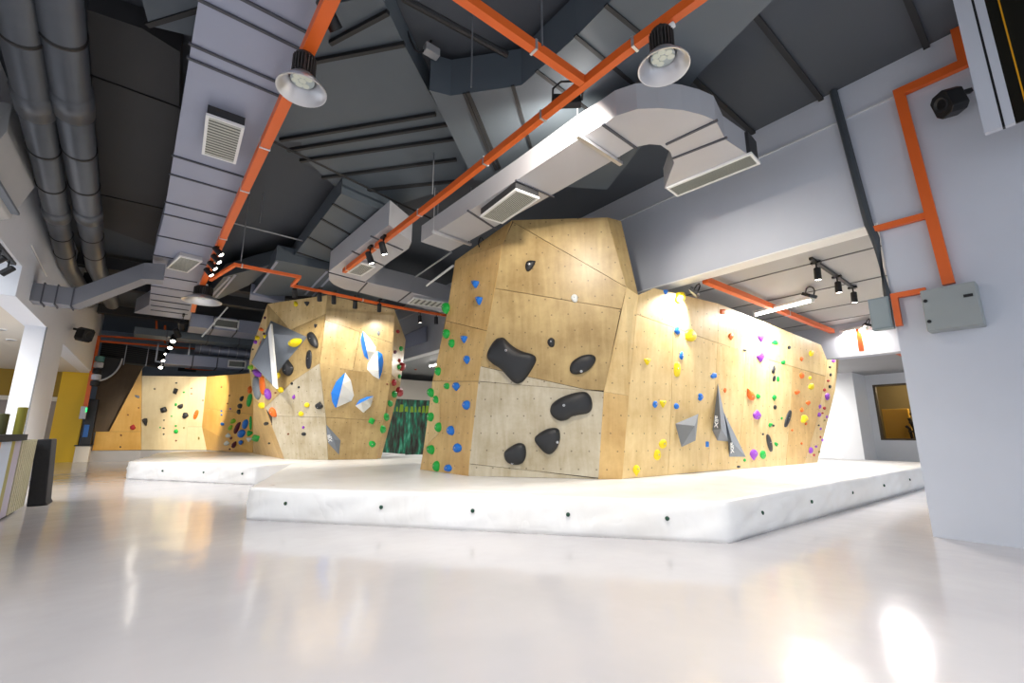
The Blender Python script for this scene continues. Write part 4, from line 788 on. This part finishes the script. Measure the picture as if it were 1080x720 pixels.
# ================================================================== LAMPS
def high_bay(p, lab, r=.22, power=0):
    p = V(p); t = thing('high_bay_lamp', p, lab, 'lamp', 'high bay lamps')
    MB().lathe(p, [(r, 0), (r - .012, .0), (r * .52, .115), (r * .5, .125), (r * .54, .125), (r, .012), (r, 0)], n=40, cap=False).build('reflector', M_alu, t, smooth=True)
    f = MB().lathe(p + V((0, 0, .125)), [(r * .46, 0), (r * .46, .02), (r * .34, .03), (r * .34, .18), (r * .46, .19), (r * .4, .22)], n=28)
    for k in range(22):
        a = k / 22 * math.tau; c, s = math.cos(a), math.sin(a); q = p + V((c * r * .4, s * r * .4, .15)); tt = V((-s, c, 0)) * .004; rr = V((c, s, 0)) * r * .08
        f.prism([q - tt - rr, q + tt - rr, q + tt + rr, q - tt + rr], (0, 0, .17))
    f.build('heat_sink', mat('heat sink', (70, 66, 64), .5, .4), t)
    MB().lathe(p + V((0, 0, .1)), [(r * .47, 0), (r * .47, .012), (.01, .014)], n=28).build('lens', M_bay, t)
    ch = MB()
    for k in range(7):
        a = k / 7 * math.tau; rr = r * .3 if k else 0; ch.lathe(p + V((rr * math.cos(a), rr * math.sin(a), .094)), [(.03, .004), (.026, 0), (.002, 0)], n=12)
    ch.build('led_chips', mat('led chips', (206, 210, 196), .3, emit=.1), t)
    MB().ring_tube([p + V((0, 0, .34)), p + V((0, 0, .42))], .012, 8).build('hook', M_dark, t)
    MB().lathe(p + V((.03, -.05, .36)), [(.025, 0), (.025, .05), (.01, .055)], (.3, -.8, .3), 12).build('plug', M_wframe, t)
    if power:
        l = bpy.data.lights.new('high_bay_light', 'SPOT'); l.energy = power; l.spot_size = math.radians(125); l.spot_blend = .6; l.shadow_soft_size = .03; l.color = (1, .96, .9)
        lo = bpy.data.objects.new('high_bay_light', l); C.objects.link(lo); lo.location = (0, 0, .08); lo.parent = t
    return t
high_bay(atz(318, 96, 3.95), 'round metal high bay lamp on the left orange tray', .2, BAY)
high_bay(atz(700, 72, 3.95), 'round metal high bay lamp on the right orange tray, above the duct bend', .2, BAY)
high_bay(atz(213, 318, 3.95), 'round metal high bay lamp seen edge-on at the far end of the silver left duct', .38, BAY * 1.6)
def aim(d): return V(d).normalized()
def spot_light(p, d, energy, size=70, blend=.5, col=(1, .93, .82), soft=.05, parent=None):
    l = bpy.data.lights.new('spot_beam', 'SPOT'); l.energy = energy; l.spot_size = math.radians(size); l.spot_blend = blend; l.shadow_soft_size = soft; l.color = col
    o = bpy.data.objects.new('spot_beam', l); C.objects.link(o)
    r = parent; org = ORG[r.name] if r else V()
    o.parent = parent; o.matrix_local = Matrix.Translation(V(p) - org) @ V(d).to_track_quat('-Z', 'Y').to_matrix().to_4x4()
def spot_head(p, d, lab, s=1, lit=True, energy=0, size=70, group='black track spotlights', col=(1, .93, .82)):
    p = V(p); d = aim(d); t = thing('track_spotlight', p, lab, 'spotlight', group)
    MB().lathe(p, [(.03 * s, -.09 * s), (.042 * s, -.08 * s), (.045 * s, .08 * s), (.038 * s, .082 * s), (.036 * s, .07 * s)], d, 20).build('body', M_dark, t)
    MB().lathe(p, [(.035 * s, .072 * s), (.035 * s, .078 * s), (.004, .079 * s)], d, 16).build('lens', M_led if lit else M_bay, t)
    MB().box((p.x - .01, p.y - .01, p.z), (p.x + .01, p.y + .01, p.z + .16 * s)).box((p.x - .03, p.y - .06 * s, p.z + .15 * s), (p.x + .03, p.y + .06 * s, p.z + .18 * s)).build('bracket', M_dark, t)
    if energy: spot_light(p + d * .1 * s, d, energy, size, parent=t, col=col)
    return t
SP = 'black track spotlights'
for x, y, z, d, lab, e, sz in (
        (347, 16, 4.45, (.75, .5, -.5), 'black spotlight at the top edge beside the left orange tray', 0, 70),
        (404, 262, 4.2, (.35, .0, -1), 'right one of two black spotlights under the elbow duct', 0, 60),
        (390, 272, 4.2, (.4, .0, -1), 'left one of two black spotlights under the elbow duct', 0, 60)):
    spot_head(atz(x, y, z), d, lab, 1.3, True, e, sz)
for k, (x, y) in enumerate(((230, 265), (228, 273), (224, 280), (220, 287))):
    spot_head(atz(x, y, 4.2), (.5, -.25, -.6), 'black spotlight on the left orange tray, %s in the row of four' % ['first from top', 'second from top', 'third from top', 'lowest'][k], 1.1, True, E_MIDL if k in (0, 2) else 0, 75)
for k, (x, y) in enumerate(((192, 343), (187, 351), (183, 357), (180, 364), (176, 371), (173, 378), (170, 385))):
    spot_head(atz(x, y, 4.15) if k < 5 else aty(x, y, 23.2), (.05, 1, -.5) if k == 0 else (.4, 1, -.66) if k == 1 else (-.05, -.7, -.8), 'glowing spotlight in the slanting row over the far golden wall, %s' % ['topmost', 'second from top', 'third from top', 'fourth from top', 'fifth from top', 'sixth from top', 'lowest'][k], 1.9, True, E_FAR if k in (0, 1) else 0, 44, 'glowing spotlights over the far wall')
# flood lights on the kinked tray in front of the middle boulder
fl_y = 10.0
for k, (x, y, lab) in enumerate(((311, 309, 'black floodlight at the inner corner of the kinked orange tray'), (337, 313, 'black spotlight on the kinked tray, left of the middle boulder apex'), (352, 316, 'black spotlight on the kinked tray, just right of the middle boulder apex'), (374.5, 321, 'black spotlight on the kinked tray over the blue fans'), (400, 324.5, 'flat black floodlight on the kinked tray near the middle boulder right edge'), (443, 336.5, 'black spotlight under the kinked tray, between the boulders'), (460, 338, 'black floodlight under the kinked tray, beside the front boulder'))):
    p = atz(x, y, 4.08); spot_head(p, (.3, .7, -1.0) if k < 5 else (.1, .1, -1), lab, 1.2, k in (0, 5), E_MID if k in (0, 1, 2, 4) else 0, 110, 'lamps on the kinked orange tray')
# inner hall: track with three spots, and tube lamps
t = thing('light_track', atz(855, 271, 3.7), "black light track on the inner hall's ceiling carrying three small spotlights", 'light track')
ia, ib = atz(855, 272.5, 3.72), atz(901, 304, 3.72); MB().sweep([ia, ib], .05, .04).build('rail', M_dark, t)
for k, f in enumerate((.1, .55, .95)):
    spot_head(ia + (ib - ia) * f + V((0, 0, -.2)), (.05, .05, -1), 'small black spotlight on the inner ceiling track, %s of three' % ['nearest the beam', 'middle', 'farthest from the beam'][k], 1.15, True, 0)
def tube_lamp(a, b, lab, power):
    a, b = V(a), V(b); t = thing('tube_lamp', a, lab, 'lamp', 'lit tube lamps'); d = (b - a).normalized()
    MB().sweep([a + V((0, 0, .06)), b + V((0, 0, .06))], .1, .05).build('housing', M_wframe, t)
    MB().ring_tube([a + d * .03, b - d * .03], .022, 12).build('tube', M_tube, t)
    for p in (a, b): MB().box((p.x - .03, p.y - .02, p.z - .03), (p.x + .03, p.y + .02, p.z + .05)).build('holder', M_wframe, t)
    l = bpy.data.lights.new('tube_light', 'AREA'); l.shape = 'RECTANGLE'; l.size = (b - a).length; l.size_y = .05; l.energy = power; l.color = (1, .97, .92)
    o = bpy.data.objects.new('tube_light', l); C.objects.link(o); o.parent = t
    c = (a + b) / 2 - a + V((0, 0, -.03)); z = V((0, 0, 1)); x = d; y = z.cross(x); o.matrix_local = Matrix.Translation(c) @ Matrix((x, y, z)).transposed().to_4x4()
for p, q, lab, e in (((796, 332.5), (857, 317), 'lit white tube lamp above the long right wall, nearer the beam', E_TUBE), ((861, 357.5), (914, 346.5), 'lit white tube lamp above the far end of the long right wall', E_TUBE)):
    tube_lamp(atz(*p, 3.52), atz(*q, 3.52), lab, e)
tube_lamp((19.3, 9.5, 3.15), (19.3, 6.6, 3.15), 'added tube lamp hidden behind the inner cross beam, beyond the long wall', E_TUBE * 1.6)  # hidden lamp, added to brighten the far white wall
l = bpy.data.lights.new('room_fill_light', 'POINT'); l.energy = 160; l.color = (1, .86, .6); l.shadow_soft_size = .15; o = bpy.data.objects.new('room_fill_light', l); C.objects.link(o); o.location = (23.4, 3.4, 2.95)  # unseen point light, added to brighten the room behind the window
tube_lamp((8.2, 15.5, 3.6), (8.2, 12.5, 3.6), 'added tube lamp hidden in the passage behind the front boulder, before the green mural', 180)  # out of sight, added to light the green mural
def flood(p, d, lab, e=0, s=1, sz=110):
    p = V(p); d = aim(d); t = thing('floodlight', p, lab, 'floodlight', 'black floodlights'); a = d.cross(V((0, 0, 1))).normalized(); b = a.cross(d).normalized()
    f = lambda x, y, z: p + a * x * s + b * y * s + d * z * s
    MB().prism([f(-.12, -.08, 0), f(.12, -.08, 0), f(.12, .08, 0), f(-.12, .08, 0)], d * -.06 * s).build('body', M_dark, t, bevel=.01)
    MB().prism([f(-.105, -.065, .004), f(.105, -.065, .004), f(.105, .065, .004), f(-.105, .065, .004)], d * -.01).build('glass', M_bay, t)
    MB().ring_tube([f(-.13, 0, -.03), f(-.13, .02, -.13), f(-.06, .03, -.18), f(.06, .03, -.18), f(.13, .02, -.13), f(.13, 0, -.03)], .012, 8).build('bracket', M_dark, t)
    if e: spot_light(p + d * .06, d, e, sz, parent=t, soft=.08)
flood((WX + .25, 3.75, 3.40), (-.25, .6, -.6), "black floodlight under the white beam at the inner tray's end", 210)
flood(atz(853, 313, 3.55), (.1, .5, -.9), 'black floodlight beside the nearer lit tube lamp', E_RIGHT)
flood(atz(914, 344.5, 3.55), (-.2, .4, -.9), 'black floodlight beside the farther lit tube lamp', E_RIGHT)
flood(atz(598, 110, 4.55), (.62, .72, -.42), 'black floodlight with a yellow tag on the right orange tray at the tray junction', E_FRONT, 1.2, 160)
high_bay((.74, -1.6, 3.95), 'added high bay lamp on the left orange tray, unseen behind the viewer', .2, BAY)  # extra lamp out of view, added to brighten floor and mats
high_bay((2.9, -1.8, 3.95), 'added high bay lamp on the right orange tray, unseen behind the viewer', .2, BAY * .3)  # second extra lamp out of view, added for brightness
# ================================================================== PILLAR SPEAKERS, PARTITION
def speaker(c, d, lab, s=1):
    c = V(c); d = aim(d); t = thing('wall_speaker', c, lab, 'speaker', 'black wall speakers'); a = d.cross(V((0, 0, 1))).normalized(); b = a.cross(d).normalized()
    f = lambda x, y, z: c + (a * x + b * y + d * z) * s
    MB().prism([f(-.10, -.09, 0), f(-.05, -.13, 0), (f(.06, -.13, 0)), f(.1, -.08, 0), f(.1, .08, 0), f(.05, .12, 0), f(-.06, .12, 0), f(-.1, .08, 0)], d * .16 * s).build('body', M_dark, t, bevel=.012)
    MB().lathe(f(0, 0, .16), [(.075 * s, 0), (.07 * s, .012), (.03 * s, -.01), (.002, -.012)], d, 20).build('grille', M_black, t)
    MB().sweep([f(0, .02, .02), f(0, .06, -.08), f(0, .06, -.16)], .04 * s, .04 * s, a).build('bracket', M_dark, t)
speaker((WX - .2, .28, 4.67), (-.7, .7, -.25), 'black wall speaker high on the white pillar at the upper right', 1.1)
speaker((LX + .2, 16.6, 3.72), (.7, -.6, -.2), 'black wall speaker on the left wall above the yellow panel', 1.5)
t = thing('glass_partition', (6.0, .1, 4.05), 'white-framed dark glass partition at the extreme upper right edge', 'partition')
GX = 6.0; yt = lambda x, y: atx(x, y, GX).y
zb = atx(1044, 140, GX).z
def gbox(ya, yb_, nm, m, x0=GX - .03, x1=GX + .03): MB().box((x0, yb_, zb), (x1, ya, CEIL)).build(nm, m, t)
gbox(yt(1005, 0), yt(1024, 0), 'frame', M_white); gbox(yt(1024, 0), yt(1027, 0), 'seal', M_dark, GX - .02); gbox(yt(1027, 0), yt(1038, 0), 'frame', M_white)
gbox(yt(1038, 0), yt(1038, 0) - .9, 'pane', mat('dark glazing', (26, 24, 16), .12), GX - .01, GX + .01); gbox(yt(1052, 0), yt(1054, 0), 'lit_edge_strip', mat('yellow lit strip', (224, 160, 20), .4), GX - .02)  # yellow light along the pane is painted as a coloured strip
# ================================================================== LEFT SHOPFRONT
CX = -1.35
t = thing('reception_counter', (CX - .3, 7, 0), 'striped reception counter with a black top at the left edge', 'counter')
MB().box((CX - .7, 5.2, .06), (CX - .02, 9.9, .985)).build('body', M_body, t)
MB().box((CX - .62, 5.2, 0), (CX - .08, 9.8, .06)).build('plinth', M_dark, t)
MB().box((CX - .75, 5.2, .985), (CX + .03, 8.98, 1.065)).build('worktop', mat('matt black top', (30, 31, 34), .8), t)
cols = dict(o=(206, 150, 60), b=(196, 214, 240), v=(150, 142, 30), l=(178, 172, 194), d=(60, 60, 64))
y = 5.2
for c, y1 in (('l', 5.6), ('v', 5.85), ('b', 6.4), ('d', 6.7), ('o', 7.82), ('b', 8.34), ('v', 8.52), ('l', 8.86)):
    MB().box((CX - .02, y, .03), (CX, y1, .98)).build('stripe_panel', mat('stripe ' + c, cols[c], .45), t); y = y1
rb = MB().box((CX - .02, 8.86, .03), (CX - .006, 9.9, .985)); n = 9
for k in range(n): yy = 8.88 + k * 1.02 / n; rb.box((CX - .006, yy, .03), (CX + .012, yy + .06, .985))
rb.build('ribbed_panel', mat('ribbed cream', (196, 190, 160), .5), t)
o = MB().prism([(-1.33, 9.97, 0), (-1.1, 9.97, 0), (-1.13, 9.97, .05), (-1.2, 9.97, .99), (-1.37, 9.97, .98)], (0, .5, 0)).build('cloth_cover', mat('black cloth', (38, 38, 42), .8, bump=.4, scale=4), bevel=.02)
tag(o, 'black cloth-covered stand against the end of the striped counter', 'stand')
for c, r_, h, lab, m in (((-1.405, 8.88), .05, .33, 'taller olive-green canister on the black counter top', mat('olive canister', (140, 132, 30), .45)), ((-1.56, 8.85), .055, .24, 'shorter dark olive canister on the black counter top', mat('dark olive canister', (78, 76, 22), .45))):
    q = thing('canister', (c[0], c[1], 1.065), lab, 'canister', 'canisters on the counter')
    MB().lathe((c[0], c[1], 1.065), [(r_, 0), (r_, h), (r_ * .96, h)], n=24).build('body', m, q, smooth=False); MB().lathe((c[0], c[1], 1.065 + h), [(r_ * 1.02, 0), (r_ * 1.02, .02), (r_ * .9, .028)], n=24).build('lid', m, q)
# recess lights in the shop ceilings
for k, (x, y, z) in enumerate(((1, 347, 3.3), (12, 358, 3.3), (25, 370, 3.3))):
    p = atz(x, y, z); q = thing('downlight', p, 'small recessed downlight in the cream shop ceiling, %s' % ['nearest', 'middle one', 'farthest'][k], 'lamp', 'shop downlights')
    MB().lathe(p + V((0, 0, -.02)), [(.09, 0), (.1, .02), (.07, .02), (.07, 0)], n=20).build('rim', M_wframe, q); MB().lathe(p + V((0, 0, -.006)), [(.07, 0), (.003, 0)], n=16).build('lens', M_led, q)
t = thing('light_track', (LX - .06, 7, 3.79), 'black light track under the left wall edge with small spotlights', 'light track')
MB().box((LX - .12, 5, 3.78), (LX - .04, 10.5, 3.82)).build('rail', M_dark, t)
for k, y in enumerate((9.25, 9.75, 10.3)): spot_head((LX - .08, y, 3.62), (-.6, .2, -.6), 'black spotlight under the left wall track, %s' % ['nearest', 'middle one', 'farthest'][k], 1.1, True, 0)
l = bpy.data.lights.new('shop_light', 'AREA'); l.size = 2.5; l.energy = E_SHOP; o = bpy.data.objects.new('shop_light', l); C.objects.link(o); o.location = (-4.5, 12, 3.25); l.color = (1, .95, .88)
l = bpy.data.lights.new('shop_light', 'AREA'); l.size = 2.0; l.energy = E_SHOP * .8; o = bpy.data.objects.new('shop_light', l); C.objects.link(o); o.location = (-4.2, 7.5, 4.0); l.color = (.85, .93, 1)
t = thing('air_conditioner', (LX + .12, 8.6, 4.0), 'pale boxy air conditioner on the left wall at the picture edge', 'air conditioner')
MB().prism([(LX, 9.25, 5.08), (LX + .2, 9.2, 5.08), (LX + .26, 9.0, 4.6), (LX + .1, 9.0, 4.05), (LX, 9.0, 4.0)], (0, -1.6, 0)).build('body', mat('appliance white', (190, 190, 190), .4), t, bevel=.02)
MB().box((LX + .12, 7.6, 4.1), (LX + .2, 8.9, 4.14)).build('outlet_flap', M_grey, t)
# far left clutter
def bx(name, lab, cat, lo, hi, m, parts=(), bevel=.015):
    q = thing(name, ((lo[0] + hi[0]) / 2, (lo[1] + hi[1]) / 2, lo[2]), lab, cat); MB().box(lo, hi).build('body', m, q, bevel=bevel)
    for nm, a, b, mm in parts: MB().box(a, b).build(nm, mm, q)
    return q
bx('display_stand', 'narrow black stand with a blue panel between yellow panel and brown screen', 'stand', (-2.02, 22.9, .62), (-1.72, 23.3, 2.3), M_dark, (('blue_panel', (-1.98, 22.88, .9), (-1.84, 22.9, 1.35), mat('blue panel', (20, 92, 170), .4)),))
bx('plinth', 'low pale plinth carrying the narrow black stand at the far left', 'plinth', (-2.1, 22.8, 0), (-1.7, 23.35, .6), M_cream, (('cap', (-2.14, 22.76, .58), (-1.66, 23.39, .62), M_dark),))
bx('control_box', 'small white control box with a green light on the far left wall', 'box', (-2.12, 22.4, 1.55), (-1.95, 22.5, 2.0), M_white, (('green_light', (-1.98, 22.38, 1.8), (-1.94, 22.4, 1.95), mat('green light', (40, 220, 110), .4, emit=2)),))
q = thing('cable_reel', (-1.95, 22.6, 2.8), 'stack of dark and white rolled cables on the far left wall', 'cable')
for k, z in enumerate((2.75, 2.98, 3.21, 3.44, 3.67)): MB().lathe((-1.88, 22.6, z), [(.09, 0), (.14, .02), (.14, .2), (.09, .22)], n=16).build('roll', (M_dark, M_white)[k % 2] if k != 4 else mat('teal roll', (96, 150, 150), .5), q)
q = thing('curved_sign', (-1.6, 23.2, 3.2), 'dark quarter-round panel with a pale rim at the top of the brown screen', 'panel')
arc = [V((-2.0 + .72 * math.cos(a), 23.3, 3.95 - .95 * math.sin(a))) for a in [i / 14 * math.pi / 2 for i in range(15)]]
MB().prism([V((-2.0, 23.3, 3.95))] + arc, (0, .08, 0)).build('body', M_bduct, q); MB().ring_tube(arc, .03, 8).build('rim', M_wframe, q)
# ================================================================== FAR CEILING
def slab(pxs, y, th, m, name, lab, cat='duct', extra=None):
    o = MB().prism([aty(*p, y) for p in pxs], (0, th, 0)).build(name, m); return tag(o, lab, cat)
def hduct(x0, x1, y, z0, z1, dep, m, lab, seams=(), vg=None):
    q = thing('air_duct', ((x0 + x1) / 2, y, z0), lab, 'duct'); MB().box((x0, y, z0), (x1, y + dep, z1)).build('body', m, q)
    for s in seams: MB().box((s - .02, y - .02, z0 - .02), (s + .02, y + dep, z1)).build('flange', M_seam, q)
    if vg:
        f = MB(); a, b, c, d = vg; t_ = .05
        for lo, hi in (((a, c), (b, c + t_)), ((a, d - t_), (b, d)), ((a, c), (a + t_, d)), ((b - t_, c), (b, d))): f.box((lo[0], y - .05, lo[1]), (hi[0], y, hi[1]))
        f.build('grille_frame', M_wframe, q); MB().box((a + t_, y - .015, c + t_), (b - t_, y, d - t_)).build('grille', M_gdark, q)
    return q
hduct(.05, 2.9, 21.0, 3.60, 4.0, 1.0, M_silver, 'pale rectangular duct with one grille just above the far golden wall', (.9, 1.7, 2.6), (2.05, 2.7, 3.64, 3.95))
hduct(.55, 3.2, 18.0, 4.55, 5.0, 1.2, M_silver, 'pale duct with one grille below the far end of the silver left duct', (1.2, 1.9), (1.2, 1.95, 4.62, 4.95))
hduct(-.9, 3.4, 19.6, 4.38, 4.62, .8, M_dduct, 'dark flat duct between the two pale far ducts', (0, 1.2, 2.2))
q = thing('round_pipe', (1.0, 22, 4.25), 'short shiny round duct above the far golden wall', 'pipe'); MB().ring_tube([(.95, 21.6, 4.38), (3.6, 21.6, 4.30)], .2, 20).build('body', M_silver, q, smooth=True)
for k in range(8): MB().ring_tube([(1.1 + k * .32, 21.6, 4.375 - k * .01), (1.13 + k * .32, 21.6, 4.374 - k * .01)], .21, 20).build('rib', M_alu, q, smooth=True)
q = thing('corrugated_cladding', (-1, 24, 3.85), 'dark corrugated panel under the far ceiling at the left', 'panel')
cp = MB()
for k in range(9): cp.prism([(-2.0, 23.8, 3.95 + k * .075), (.1, 23.8, 3.78 + k * .075), (.1, 23.86, 3.8 + k * .075), (-2.0, 23.86, 3.97 + k * .075)], (0, 0, .05))
cp.build('slats', M_bduct, q); MB().prism([(-2.0, 23.9, 3.9), (.1, 23.9, 3.72), (.1, 23.9, 4.45), (-2.0, 23.9, 4.65)], (0, .05, 0)).build('backing', mat('khaki grey', (96, 94, 84), .7), q)
for k, x in enumerate((-1.25, -.55)): MB().box((x, 23.76, 3.75), (x + .03, 23.8, 4.6)).build('bar', M_alu, q)
q = thing('projector_frame', (.2, 21.9, 3.7), 'pale open metal frame hanging behind the glowing spotlights', 'frame')
for lo, hi in (((-.25, 22, 3.75), (-.2, 22.05, 4.5)), ((.75, 22, 3.7), (.8, 22.05, 4.6)), ((-.25, 22, 3.75), (.8, 22.05, 3.8))): MB().box(lo, hi).build('bar', M_alu, q)
bx('wall_screen', 'small dark screen on the blue-grey wall above the far golden boulder', 'screen', (.62, 26.9, 4.0), (1.35, 27, 4.6), M_dark)
for k, (z, y) in enumerate(((5.2, 14.9), (5.1, 16.4), (5.15, 20.5))):
    o = MB().box((-2, y, z), (6.4, y + .3, z + .3)).build('ceiling_beam', M_bduct); tag(o, 'dark cross beam under the far ceiling, %s' % ['nearest of three', 'middle of three', 'farthest of three'][k], 'beam', 'dark cross beams')
# between the boulders: cream bulkhead, ceiling strip and green mural
struct(MB().box((6.2, 19.0, 2.55), (13, 19.4, 3.45)).build('bulkhead', M_cream))
t = thing('mural_panel', (8.5, 19.0, 0), 'green painted mural panel seen between the middle and front boulders', 'mural'); MB().box((6.4, 19.05, 0), (12.0, 19.12, 2.55)).build('print', mural_mat(), t)
yb = MB(); rnd = random.Random(5); x = 7.2; M_yg = mat('yellow green paint', (150, 190, 50), .5)
while x < 11.4:
    w_ = rnd.uniform(.1, .2); h_ = rnd.uniform(.22, .34); yb.prism([(x, 19.045, 1.98 + rnd.uniform(-.04, .03)), (x + w_, 19.045, 1.98), (x + w_ * rnd.uniform(.7, 1), 19.045, 1.98 + h_), (x + w_ * .2, 19.045, 1.98 + h_)], (0, -.004, 0)); x += w_ + rnd.uniform(.03, .1)
yb.build('painted_band', M_yg, t)
o = MB().prism([aty(*q, 12.8) for q in ((418, 358), (450, 343), (450, 360), (418, 371))], (0, .8, 0)).build('corrugated_duct', M_silver); tag(o, 'pale ribbed ceiling duct glimpsed between the middle and front boulders', 'duct')
# ================================================================== WORLD AND LOOK
wd = bpy.data.worlds.new('World'); sc.world = wd; wd.use_nodes = True
bg = wd.node_tree.nodes['Background']; bg.inputs[0].default_value = (.82, .9, 1, 1); bg.inputs[1].default_value = WORLD
sc.view_settings.view_transform = 'Standard'; sc.view_settings.look = 'None'; sc.view_settings.gamma = 1; sc.view_settings.exposure = EXPO
sc.cycles.max_bounces = 6; sc.cycles.diffuse_bounces = 4; sc.cycles.sample_clamp_indirect = 6
